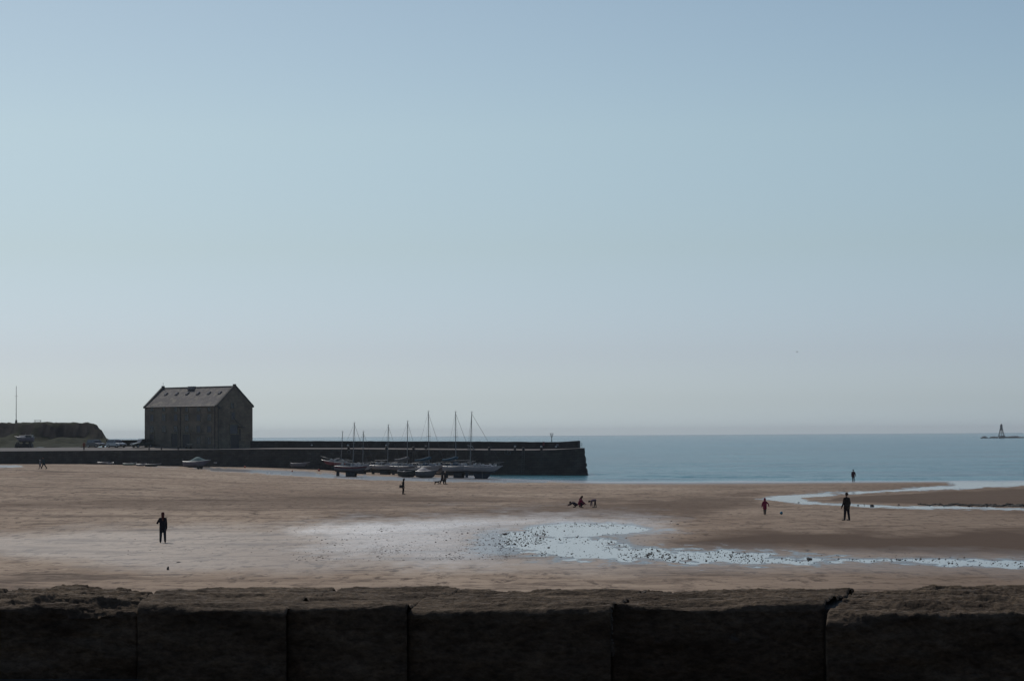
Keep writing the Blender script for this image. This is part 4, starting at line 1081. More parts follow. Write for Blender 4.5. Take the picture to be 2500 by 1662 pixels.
def smallboat(name, px, py, L, B, D, yaw, top, label, group='small boats aground under the pier', tilt=0, roll=0, cover=None, motor=False, kh=.05, open_=True, outm=TRIM, seats=True, cat='boat'):
    P = ground(px, py); o = empty(name, (P[0], P[1], P[2]), rot=(R(roll), R(tilt), yaw)); tag(o, label, cat, group)
    rows = boat_hull(L, B, D, kh, top, ANTI, o, wl=.3, open_=open_, rake=.12)
    if seats and open_:
        for k in (-.28, .02, .24): MB().box((k * L, 0, kh + D * .82), (.22, B * .82 * (1 if k < .2 else .6), .04)).build('thwart', DECK, o)
    if motor:
        m_ = MB().box((-.5 * L - .12, 0, kh + D + .18), (.32, .26, .42), ry=R(-28), bevel=.06).build('outboard_motor', outm, o)
        MB().tube((-.5 * L - .16, 0, kh + D), (-.5 * L - .45, 0, kh + D * .25), .06, .05).build('motor_leg', outm, m_)
    if cover:
        mt, hgt, off = cover
        mb = MB(); b = mb.b; prev = None
        for i in range(1, len(rows) - 1):
            x, y, z = rows[i][-1]; f = i / (len(rows) - 1); h = hgt * math.exp(-((f - off) / .22) ** 2)
            cur = [b.verts.new((x, s * y * 1.02, z + .0)) for s in (1,)] + [b.verts.new((x, y * .5, z + h * .62 + .05)), b.verts.new((x, 0, z + h + .06)), b.verts.new((x, -y * .5, z + h * .62 + .05)), b.verts.new((x, -y * 1.02, z))]
            if prev:
                for k in range(4): b.faces.new((prev[k], cur[k], cur[k + 1], prev[k + 1]))
            prev = cur
        mb.build('boat_cover', mt, o, True)
    return o
o = smallboat('motorboat', 481, 1144, 4.7, 2.0, .95, R(-10), mat('purple_grey_hull', (.12, .115, .15), .4, .1, 1.5, 0), 'motorboat under a blue-green canvas cover on a trailer below the granary', cover=(GREENC, .75, .52), motor=True, kh=.25, open_=False, cat='motorboat', tilt=0)
for s in (-1, 1):
    w_ = MB().tube((.5, s * .75 - .08, .2), (.5, s * .75 + .08, .2), .26, seg=14).build('trailer_wheel', TYRE, o)
MB().box((.3, 0, .24), (3.6, .08, .08)).tube((2.0, 0, .24), (3.4, 0, .75), .04).build('trailer_frame', IRON, o)
MB().box((3.2, 0, 1.0), (.55, .18, .12), bevel=.03).build('bow_winch', WHITE, o)
smallboat('dinghy', 733, 1143, 3.4, 1.5, .75, R(-12), GREYH, 'lone dark dinghy with tilted outboard against the pier wall', motor=True, kh=.1, roll=-6)
smallboat('dinghy', 999, 1164.5, 3.6, 1.7, 1.1, R(-22), mat('green_hull', (.04, .055, .055), .5, .15, 2, 0), 'open dark green dinghy with a pale rim in front of the yachts', kh=.02, roll=12)
smallboat('dinghy', 1044, 1166, 3.8, 1.7, 1.0, R(-18), TARP, 'dinghy covered by a peaked grey tarpaulin in front of the yachts', cover=(mat('pale_tarp', (.17, .17, .19), .6, .3, 1.2, .3), .62, .3), kh=.02, open_=False)
smallboat('dinghy', 1077, 1161, 3.6, 1.6, 1.1, R(-70), GREYH, 'small grey dinghy bow-on just left of the white-haired walker', motor=False, kh=.15)
smallboat('dinghy', 253, 1133.5, 2.2, 1.0, .35, R(-5), WHITE, 'small white dinghy furthest left under the quay wall', kh=.08, seats=False)
smallboat('dinghy', 270, 1134.3, 1.4, .8, .3, R(40), WHITE, 'tiny white tender beside the furthest left dinghy', kh=.05, seats=False)
smallboat('dinghy', 317, 1137, 2.4, 1.1, .4, R(5), mat('pale_green', (.33, .38, .33), .5, .1, 2, 0), 'small pale dinghy under the quay below the dark green car', kh=.08, seats=False)
smallboat('dinghy', 346, 1138, 1.9, .9, .35, R(-10), WHITE, 'small white dinghy lying right of the pale one', kh=.05, seats=False)
smallboat('dinghy', 374, 1139, 2.8, 1.1, .42, R(0), mat('mossy_hull', (.06, .075, .07), .6, .2, 2, 0), 'low dark mossy rowing boat under the granary corner', kh=.03)
smallboat('dinghy', 232, 1131, 2.2, 1.0, .32, R(3), mat('dull_green_hull', (.035, .055, .045), .6, .2, 2, 0), 'dull green dinghy tipped up at the foot of the wall', kh=.2, roll=4)
# fishing boat on a cradle at the far left
P = quay_at(59, 1093)
fb = empty('fishing_boat', P, R(176)); tag(fb, 'small fishing boat with a white foredeck on a dark cradle', 'boat')
rows = boat_hull(4.0, 1.7, .95, 1.15, mat('mauve_hull', (.13, .12, .15), .5, .1, 2, 0), ANTI, fb, wl=.15)
MB().box((.35, 0, 2.25), (1.7, 1.1, .5), taper=.8, bevel=.08).build('foredeck_cabin', WHITE, fb)
MB().prism([(-1.7, 2.1), (-1.7, 2.52), (-.4, 2.58), (-.55, 2.1)], -.65, .65).build('wheelhouse', BWIN, fb); MB().box((-1.05, 0, 2.6), (1.5, 1.4, .06), bevel=.02).build('wheelhouse_roof', WHITE, fb)
MB().tube((-.3, 0, 2.6), (-.3, 0, 3.0), .03).tube((-1.4, .4, 2.6), (-1.4, .4, 2.9), .025).build('aerial', ALU, fb)
mb = MB().box((0, 0, .45), (3.6, 1.5, .8), taper=.93, bevel=.04)
for x in (-1.3, 0, 1.3): mb.box((x, 0, .95), (.16, 1.7, .5))
mb.build('cradle', IRON, fb)
for x in (-1.2, 1.2):
    for s in (-1, 1): MB().tube((x, s * .75, .25), (x, s * .92, .25), .25, seg=12).build('cradle_wheel', TYRE, fb)
# half-seen boat and posts at far left
P = quay_at(-14, 1091); o = empty('rowing_boat', P, R(170)); tag(o, 'pale boat bow half out of frame at the left edge', 'boat'); boat_hull(3.4, 1.4, .8, .35, WHITE, ANTI, o); MB().box((0, 0, .2), (2.6, .9, .4), bevel=.03).build('cradle', IRON, o)
for px, h, lb in ((2, .95, 'square dark post at the left edge of the quay'), (14, 1.1, 'tall dark post between the left edge and the cradled boat'), (26, 1.0, 'dark post immediately left of the cradled fishing boat')):
    P = quay_at(px, 1092); t_ = MB().box((0, 0, h / 2), (.2, .2, h), bevel=.02).build('post', WOOD); t_.location = P; tag(t_, lb, 'post', 'wooden posts on the quay')
# orange mooring buoys
OR = mat('orange_buoy', (.42, .07, .035), .5, .1, 3, 0)
for px, py, r_, lb in ((598, 1141.5, .17, 'orange mooring buoy lying below the right end of the granary'), (713.5, 1151.5, .12, 'smallest orange buoy lying below the lone dark dinghy'), (778.5, 1150, .21, 'largest orange mooring buoy left of the dark red yacht')):
    P = ground(px, py); o = empty('mooring_buoy', (P[0], P[1], P[2])); tag(o, lb, 'buoy', 'orange mooring buoys on the harbour sand')
    MB().ball((0, 0, r_ * .9), r_, 2, (1, 1, 1.15)).build('float', OR, o, True); MB().torus((0, 0, r_ * 2.05), r_ * .22, r_ * .07, 'Y').build('ring', IRON, o)

# ================================================================== SEA MARK ON ITS REEF
ROCKM = mat('reef_rock', (.05, .052, .055), .85, .3, .3, .4)
RD = 2300.0
reef = empty('reef', at_d(2440, 1072, RD)); reef.location.z = 0
tag(reef, 'long low dark rock reef far out at sea on the right', 'rock')
for k, (x0, x1, y) in enumerate([(2393, 2413, 1067), (2414, 2438, 1067.3), (2434, 2462, 1067.5), (2454, 2496, 1067.6), (2478, 2512, 1069.2)]):
    A = at_d((x0 + x1) / 2, 1071, RD + 4 * (k % 2)); wd = (x1 - x0) * RD / FPX
    h = (1072.3 - y) * RD / FPX
    r_ = rock('rock', (A[0] - reef.location.x, A[1] - reef.location.y, .0), wd / 2 * .95, wd / 3, h * .95, ROCKM, k * 7 + 2, reef)
P = at_d(2445, 1071, RD); zt = at_d(2445, 1034, RD)[2]; sm = empty('sea_mark', (P[0], P[1], .6)); tag(sm, 'tall lattice beacon tower standing on the reef', 'beacon tower')
SMM = mat('sea_mark_paint', (.10, .095, .10), .7, .1, 1, 0); h = zt - .6
for a in (45, 135, 225, 315):
    c_, s_ = math.cos(R(a)), math.sin(R(a)); MB().tube((4.3 * c_, 4.3 * s_, 0), (1.45 * c_, 1.45 * s_, h * .62), .36, .3, 6).build('leg', SMM, sm)
mb = MB()
for f in (.12, .36, .55):
    r_ = 4.3 + (1.45 - 4.3) * f / .62 * 1.0
    pts = [(r_ * math.cos(R(a)), r_ * math.sin(R(a)), h * f) for a in (45, 135, 225, 315, 405)]; mb.path(pts, .2)
mb.build('brace', SMM, sm)
MB().tube((0, 0, h * .58), (0, 0, h * .9), 1.55, 1.35, 12).build('lantern_cage', SMM, sm); MB().tube((0, 0, h * .9), (0, 0, h), 1.3, .2, 12).build('cap', SMM, sm); MB().tube((0, 0, h * .56), (0, 0, h * .6), 1.95, 1.95, 12).build('gallery', SMM, sm)
MB().tube((0, 0, h * .1), (0, 0, h * .6), .35, .35, 8).build('ladder_shaft', SMM, sm)

# ================================================================== PEOPLE AND DOG
SKIN = mat('skin', (.30, .17, .12), .6, .05, 5, 0)
def capmesh(segs, vox, name, mt, parent=None, smooth_it=2):
    """one continuous mesh from tapered limbs, joined by a voxel remesh"""
    mb = MB()
    for p0, r0, p1, r1 in segs:
        mb.tube(p0, p1, r0, r1, 12); mb.ball(p0, r0, 2); mb.ball(p1, r1, 2)
    me = bpy.data.meshes.new(name); bmesh.ops.recalc_face_normals(mb.b, faces=mb.b.faces); mb.b.to_mesh(me); mb.b.free()
    tmp = bpy.data.objects.new('tmp_' + name, me); C.objects.link(tmp)
    rm = tmp.modifiers.new('r', 'REMESH'); rm.mode = 'VOXEL'; rm.voxel_size = vox; rm.use_smooth_shade = True
    s_ = tmp.modifiers.new('s', 'SMOOTH'); s_.iterations = smooth_it; s_.factor = .5
    dg = bpy.context.evaluated_depsgraph_get(); nm = bpy.data.meshes.new_from_object(tmp.evaluated_get(dg))
    bpy.data.objects.remove(tmp); bpy.data.meshes.remove(me)
    nm.materials.clear(); nm.materials.append(mt); nm.name = name
    for p in nm.polygons: p.use_smooth = True
    return link(bpy.data.objects.new(name, nm), parent)
def person(P, yaw, H, label, coat, trousers, hair, shoes=None, legL=(4, 0), legR=(-4, 0), armL=(5, 10, 8), armR=(5, 10, 8), lean=0, headlean=0, coatlen=.12, width=1.0, longhair=False, hood=False, bag=None, hat=None, child=False, group=None, fluff=1.0, spread=.0):
    """leg = (thigh angle forward, knee bend); arm = (upper angle forward, elbow bend, out angle). forward is local +x"""
    hs = 1.18 if child else 1.0
    thigh, shin, ft = .245 * H, .245 * H, .045 * H
    def leg(s, a, k):
        hip = Vector((0, s * .052 * H, 0)); a1 = R(a); a2 = R(a - k); sp = R(spread)
        kn = hip + Vector((math.sin(a1), s * math.sin(sp), -math.cos(a1))) * thigh; an = kn + Vector((math.sin(a2), s * math.sin(sp), -math.cos(a2))) * shin
        toe = an + Vector((.13 * H * math.cos(min(0, a2) * .6), 0, -ft * .4 + .13 * H * math.sin(min(0, a2)) * .4)); heel = an + Vector((-.02 * H, 0, -ft * .4))
        return hip, kn, an, toe, heel
    Ls = {1: leg(1, *legL), -1: leg(-1, *legR)}
    low = min(min(p.z for p in l[1:]) for l in Ls.values()) - ft * .55
    def up_(v): return Vector((v.x, v.y, v.z - low))
    Ls = {s: [up_(p) for p in l] for s, l in Ls.items()}
    pel = Vector((0, 0, -low)); ln = R(lean); tv = Vector((math.sin(ln), 0, math.cos(ln)))
    chest = pel + tv * .20 * H; neck = pel + tv * .315 * H; hl = R(lean + headlean); hv = Vector((math.sin(hl), 0, math.cos(hl)))
    head = neck + hv * .085 * H * hs; fwd = Vector((math.cos(hl), 0, -math.sin(hl)))
    A = {}
    for s, (a, e, o) in ((1, armL), (-1, armR)):
        sh = neck - tv * .055 * H + Vector((0, s * .098 * H * width, 0)); a1 = R(a); o_ = R(o)
        el = sh + Vector((math.sin(a1) * math.cos(o_), s * math.sin(o_), -math.cos(a1) * math.cos(o_))) * .175 * H
        a2 = R(a + e); wr = el + Vector((math.sin(a2) * math.cos(o_ * .5), s * (math.sin(o_ * .3) if e < 90 else -math.sin(o_ * .9)), -math.cos(a2) * math.cos(o_ * .5))) * .145 * H
        A[s] = (sh, el, wr, (wr - el).normalized())
    k = H / 1.75
    root = empty('person', P, yaw); tag(root, label, 'person', group)
    # body
    sg = [(pel, .095 * k, chest, .11 * k), (chest, .115 * k, neck - tv * .04 * H, .08 * k), (neck - tv * .05 * H, .055 * k, head, .052 * k), (head - hv * .01 * H, .082 * k * hs, head + hv * .022 * H, .088 * k * hs),
          (head + fwd * .075 * k * hs - hv * .01 * H, .02 * k, head + fwd * .095 * k * hs - hv * .016 * H, .016 * k), (head + fwd * .055 * k - hv * .045 * H, .035 * k, head + fwd * .06 * k - hv * .05 * H, .03 * k)]
    for s in (1, -1):
        hip, kn, an, toe, heel = Ls[s]; sh, el, wr, d = A[s]
        sg += [(hip, .08 * k, kn, .055 * k), (kn, .055 * k, an, .036 * k), (heel, .035 * k, toe, .028 * k), (an, .036 * k, heel, .034 * k), (neck - tv * .05 * H, .07 * k, sh, .055 * k), (sh, .055 * k, el, .042 * k), (el, .042 * k, wr, .028 * k)]
        pc = wr + d * .045 * H; sg.append((wr, .028 * k, pc, .034 * k))
        perp = Vector((d.z, 0, -d.x)) if abs(d.y) < .99 else Vector((1, 0, 0)); perp.normalize()
        for f_ in range(4):
            b0 = pc + perp * (f_ - 1.5) * .021 * k; ll = (.05, .058, .054, .042)[f_] * H / 1.1; md = b0 + d * ll * .6; sg.append((b0, .0105 * k, md, .0095 * k)); sg.append((md, .0095 * k, md + (d + Vector((.35, 0, 0))).normalized() * ll * .45, .0085 * k))
        b0 = wr + d * .02 * H + perp * .03 * k; sg.append((b0, .012 * k, b0 + (d * .7 + perp * .7) * .045 * H, .010 * k))
        sg.append((head + Vector((0, s * .083 * k * hs, 0)), .018 * k, head + Vector((0, s * .09 * k * hs, 0)) + hv * .012 * H, .014 * k))
    capmesh(sg, .011, 'body', SKIN, root, 1)
    # trousers
    sg = [(pel, .105 * k, pel + tv * .05 * H, .105 * k)]
    for s in (1, -1):
        hip, kn, an, toe, heel = Ls[s]; sg += [(hip, .094 * k * fluff, kn, .07 * k * fluff), (kn, .07 * k * fluff, an + (kn - an) * .06, .055 * k * fluff)]
    capmesh(sg, .016, 'trousers', trousers, root)
    # coat
    ct = .02 * fluff; low_ = pel - tv * coatlen * H
    sg = [(chest, .125 * k * width + ct, pel, .118 * k * width + ct), (chest, .125 * k * width + ct, neck - tv * .035 * H, .07 * k + ct)]
    for s in (1, -1):
        off = Vector((0, s * .045 * H * width, 0)); hip, kn, an, toe, heel = Ls[s]; sh, el, wr, d = A[s]
        thd = (kn - hip).normalized()
        sg += [(pel + off, .09 * k * width + ct, pel + off + (thd * .6 - tv * .4).normalized() * coatlen * H, .085 * k * width + ct * 1.4), (chest + off, .1 * k + ct, pel + off, .095 * k + ct)]
        sg += [(neck - tv * .045 * H, .062 * k + ct * .6, sh, .055 * k + ct * .6), (sh, .056 * k + ct * .6, el, .048 * k + ct * .6), (el, .048 * k + ct * .6, wr, .040 * k + ct * .5)]
    if hood: sg += [(neck - tv * .01 * H, .09 * k, head - fwd * .02 * k, .115 * k * hs), (head - fwd * .02 * k, .115 * k * hs, head + hv * .035 * H, .10 * k * hs)]
    capmesh(sg, .016, 'coat', coat, root)
    if not hood:
        sg = [(head - fwd * .024 * k + hv * .014 * H, .104 * k * hs, head - fwd * .012 * k + hv * .03 * H, .100 * k * hs)]
        if longhair: sg += [(head - fwd * .04 * k, .10 * k * hs, neck - fwd * .05 * k, .085 * k), (neck - fwd * .05 * k, .075 * k, neck - tv * .1 * H - fwd * .13 * k, .05 * k)]
        capmesh(sg, .014, 'hair', hair, root)
    for s in (1, -1):
        hip, kn, an, toe, heel = Ls[s]
        capmesh([(heel, .045 * k, toe, .038 * k), (an, .047 * k, heel, .045 * k)], .014, 'shoe', shoes or IRON, root)
    if bag:
        c_ = pel + Vector(bag)
        bg_ = MB().box(c_, (.34 * k, .14 * k, .3 * k), bevel=.04, taper=.85).build('bag', TRIM, root); MB().path([tuple(c_ + Vector((-.1, 0, .12))), tuple(neck + Vector((0, .0, .02))), tuple(c_ + Vector((.12, 0, .12)))], .015).build('strap', TRIM, bg_)
    return root
def cloth(name, c): return mat(name, c, .9, .15, 8, .2, spec=.15)
NAVY = cloth('navy_cloth', (.012, .012, .018)); BLACK = cloth('black_cloth', (.010, .010, .012)); JEAN = cloth('dark_denim', (.012, .02, .03)); MAROON = cloth('maroon_cloth', (.055, .012, .02)); CRED = cloth('red_cloth', (.20, .022, .05)); BROWNC = cloth('brown_black_cloth', (.018, .013, .011)); ORG = cloth('orange_cloth', (.19, .055, .035)); GREYC = cloth('grey_cloth', (.16, .16, .18)); TEALC = cloth('teal_cloth', (.015, .04, .05)); PALEC = cloth('pale_cloth', (.38, .37, .38))
HDARK = cloth('dark_hair', (.02, .012, .01)); HRED = cloth('auburn_hair', (.07, .018, .015)); HWHITE = cloth('white_hair', (.45, .42, .40)); HBR = cloth('brown_hair', (.03, .017, .012)); BOOT = cloth('brown_boot', (.05, .03, .03))
AWAY = R(90)
def gz(px, py): return ground(px, py)
person(gz(397.5, 1324.5), AWAY + R(8), 1.64, 'auburn-haired person in dark navy jacket standing alone on the near left sand', NAVY, JEAN, HRED, armL=(18, 122, 30), armR=(4, 14, 7), legL=(2, 3), legR=(-1, 2), coatlen=.15, width=.95, fluff=1.2, longhair=True, spread=3)
o_ = gz(984, 1206.5)
person(o_, R(-5), 1.63, 'hooded person in long dark coat walking right with a shoulder bag', BLACK, BROWNC, HDARK, shoes=BOOT, legL=(-2, 4), legR=(14, 24), lean=6, headlean=12, hood=True, coatlen=.14, armL=(-4, 22, 3), armR=(-8, 26, 3), bag=(-.22, -.16, -.05), width=.85)
person(gz(1079.5, 1181.5), R(-8), 1.66, 'walker in a broad dark coat behind the white-haired walker', NAVY, BLACK, HDARK, legL=(18, 5), legR=(-16, 12), coatlen=.2, width=1.1, hood=True, fluff=1.5, lean=4)
person(gz(1086.5, 1182), R(-12), 1.74, 'white-haired walker in dark clothes following the small dog', BLACK, BLACK, HWHITE, legL=(6, 2), legR=(-8, 8), coatlen=.12, fluff=1.3, lean=2)
person(gz(2067.5, 1270.5), AWAY + R(35), 1.78, 'man in dark brown jacket standing with hands in pockets near the stream', BROWNC, NAVY, HBR, armL=(2, 26, 14), armR=(-4, 26, 14), legL=(6, 2), legR=(-5, 3), coatlen=.1, width=1.12, fluff=1.2, spread=2)
person(gz(2083.5, 1176.5), AWAY - R(5), 1.74, 'person in maroon jacket walking along the water edge', MAROON, NAVY, HDARK, armL=(2, 5, 8), armR=(-8, 5, 20), legL=(6, 3), legR=(-6, 8), coatlen=.1, width=1.08, fluff=1.1)
person(gz(1867.5, 1256.5), AWAY - R(15), 1.14, 'child in a red hooded coat running towards the blue ball', CRED, NAVY, HDARK, armL=(-6, 12, 22), armR=(10, 8, 40), legL=(10, 6), legR=(-8, 10), coatlen=.14, hood=True, child=True, lean=4, fluff=1.1)
person(gz(1414, 1239.5), R(-10), 1.44, 'long-haired adult in a red jacket crouching to dig in the sand', CRED, NAVY, HBR, legL=(100, 135), legR=(85, 150), lean=22, headlean=10, armL=(34, 20, 5), armR=(26, 24, 5), coatlen=.08, longhair=True)
person(gz(1408, 1238.8), R(180), 1.3, 'dark-haired child kneeling forward to dig, left of the red jacket', cloth('dark_violet_cloth', (.04, .03, .045)), TEALC, HDARK, legL=(118, 148), legR=(108, 150), lean=62, headlean=40, armL=(60, 20, 4), armR=(50, 20, 4), coatlen=.05, child=True)
person(gz(1453, 1239), R(192), 1.15, 'child in a pale top bending double to touch the sand', cloth('mauve_cloth', (.16, .11, .13)), NAVY, HBR, legL=(12, 0), legR=(-12, 0), lean=98, headlean=20, armL=(-2, 4, 3), armR=(5, 4, 3), coatlen=.03, child=True, spread=6)
person(quay_at(205, 1098.6), R(-80), 1.66, 'person in orange jacket standing on the quay beside the cars', ORG, BLACK, HDARK, armL=(10, 40, 12), armR=(8, 40, 12), legL=(4, 2), legR=(-3, 2))
person(gz(107, 1144.7), R(180), 1.72, 'tall adult in dark blue striding left under the quay wall', TEALC, BLACK, HDARK, legL=(24, 4), legR=(-22, 12), lean=6, armL=(20, 10, 6), armR=(-18, 10, 6), fluff=1.15)
person(gz(98, 1144.8), R(180), 1.25, 'child with a pale hood striding beside the adult in blue', GREYC, BLACK, PALEC, shoes=BOOT, legL=(14, 4), legR=(-12, 10), child=True, lean=4)
g = gz(1907.5, 1255.2); BALLM = mat('blue_ball', (.01, .14, .22), .35, .15, 4, 0)
b_ = MB().ball((0, 0, 0), .11, 3).build('ball', BALLM, None, True); b_.location = (g[0], g[1], g[2] + .105); tag(b_, 'bright blue ball on the sand right of the child in red', 'ball')
# dog
g = gz(1066.5, 1183)
dog = empty('dog', g, R(-4)); tag(dog, 'small dark brown dog trotting ahead of the two walkers', 'dog')
FUR = cloth('brown_fur', (.03, .016, .013)); q = .9
def dv(x, y, z): return Vector((x * q, y * q, z * q))
sg = [(dv(.22, 0, .42), .105, dv(.05, 0, .42), .10), (dv(.05, 0, .42), .10, dv(-.20, 0, .44), .085), (dv(.26, 0, .45), .08, dv(.36, 0, .55), .06), (dv(.38, 0, .56), .06, dv(.43, 0, .555), .052), (dv(.45, 0, .54), .036, dv(.53, 0, .52), .025), (dv(.36, .045, .6), .022, dv(.35, .065, .55), .016), (dv(.36, -.045, .6), .022, dv(.35, -.065, .55), .016), (dv(-.26, 0, .48), .026, dv(-.38, 0, .5), .018), (dv(-.38, 0, .5), .018, dv(-.46, 0, .56), .012)]
for s, f_, h_ in ((1, .08, .02), (-1, -.05, -.1)):
    sg += [(dv(.20, s * .06, .38), .05, dv(.20 + f_ * .5, s * .065, .2), .03), (dv(.20 + f_ * .5, s * .065, .2), .03, dv(.20 + f_, s * .065, .03), .02), (dv(.20 + f_, s * .065, .025), .022, dv(.24 + f_, s * .065, .02), .02),
           (dv(-.22, s * .06, .4), .065, dv(-.16 + h_, s * .065, .27), .045), (dv(-.16 + h_, s * .065, .27), .035, dv(-.27 + h_, s * .065, .15), .024), (dv(-.27 + h_, s * .065, .15), .022, dv(-.25 + h_, s * .065, .03), .018), (dv(-.25 + h_, s * .065, .022), .022, dv(-.21 + h_, s * .065, .02), .02)]
capmesh(sg, .011, 'body', FUR, dog, 2)
MB().torus(dv(.315, 0, .5), .072, .008, 'X').build('collar', TRIM, dog)
# gull
P = at_d(1946, 859, 600); gull = empty('gull', P, R(25)); tag(gull, 'lone gull gliding above the sea', 'bird')
capmesh([(Vector((-.18, 0, 0)), .035, Vector((.05, 0, .01)), .07), (Vector((.05, 0, .01)), .07, Vector((.2, 0, .03)), .045), (Vector((.22, 0, .03)), .02, Vector((.28, 0, .02)), .01), (Vector((-.2, -.03, 0)), .02, Vector((-.3, 0, 0)), .03)], .012, 'body', mat('gull_grey', (.2, .2, .21), .8, .1, 5, 0), gull)
for s in (1, -1): MB().poly([(.1, s * .05, .03), (.14, s * .35, .14), (.02, s * .68, .06), (-.02, s * .34, .13), (-.08, s * .05, .03)]).poly([(.1, s * .05, .045), (-.08, s * .05, .045), (-.02, s * .34, .145), (.02, s * .68, .065), (.14, s * .35, .155)]).build('wing', mat('gull_wing', (.12, .12, .13), .8, .1, 5, 0), gull)

# ================================================================== SEA WALL IN THE FOREGROUND
WT = CAMZ - .55
def topxy(px, py): P = at_z(px, py, WT); return P[0], P[1]
wall = empty('sea_wall', (0, 7.4, WT - 1)); tag(wall, 'low dark stone wall with weathered coping in the foreground', 'wall')
def stone_mat():
    m, n, p = newmat('coping_sandstone')
    tc = node(n, 'ShaderNodeTexCoord')
    def ns(sc, det, r=.6, s3=(1, 1, 1)):
        mp = node(n, 'ShaderNodeMapping'); mp.inputs['Scale'].default_value = s3; n.links.new(tc.outputs['Object'], mp.inputs[0])
        x = node(n, 'ShaderNodeTexNoise'); x.inputs['Scale'].default_value = sc; x.inputs['Detail'].default_value = det; x.inputs['Roughness'].default_value = r
        n.links.new(mp.outputs[0], x.inputs[0]); return x
    a = ns(3, 8, .65, (1, 1.6, 3)); b = ns(30, 8, .7, (1, 1, 2)); c = ns(8, 10, .75)
    cr = node(n, 'ShaderNodeValToRGB'); cr.color_ramp.elements[0].position = .3; cr.color_ramp.elements[1].position = .7
    cr.color_ramp.elements[0].color = (.042, .028, .018, 1); cr.color_ramp.elements[1].color = (.165, .124, .085, 1)
    n.links.new(a.outputs[0], cr.inputs[0])
    mx = node(n, 'ShaderNodeMix', data_type='RGBA', blend_type='MULTIPLY'); mx.inputs[0].default_value = .85
    c2 = node(n, 'ShaderNodeValToRGB'); c2.color_ramp.elements[0].position = .35; c2.color_ramp.elements[1].position = .65; c2.color_ramp.elements[0].color = (.45, .42, .40, 1); c2.color_ramp.elements[1].color = (1.5, 1.45, 1.38, 1)
    n.links.new(b.outputs[0], c2.inputs[0]); n.links.new(cr.outputs[0], mx.inputs[6]); n.links.new(c2.outputs[0], mx.inputs[7])
    m3 = node(n, 'ShaderNodeMix', data_type='RGBA'); c3 = node(n, 'ShaderNodeValToRGB'); c3.color_ramp.elements[0].position = .62; c3.color_ramp.elements[1].position = .72
    n.links.new(c.outputs[0], c3.inputs[0]); n.links.new(c3.outputs[0], m3.inputs[0]); n.links.new(mx.outputs[2], m3.inputs[6]); m3.inputs[7].default_value = (.12, .11, .095, 1)
    n.links.new(m3.outputs[2], p.inputs['Base Color']); p.inputs['Roughness'].default_value = .9; p.inputs['Specular IOR Level'].default_value = .2
    bp = node(n, 'ShaderNodeBump'); bp.inputs['Strength'].default_value = 1; bp.inputs['Distance'].default_value = .010
    n.links.new(b.outputs[0], bp.inputs['Height']); n.links.new(bp.outputs[0], p.inputs['Normal'])
    return m
COPM = stone_mat()
MORT = mat('mortar', (.13, .105, .08), .95, .3, 20, .5)
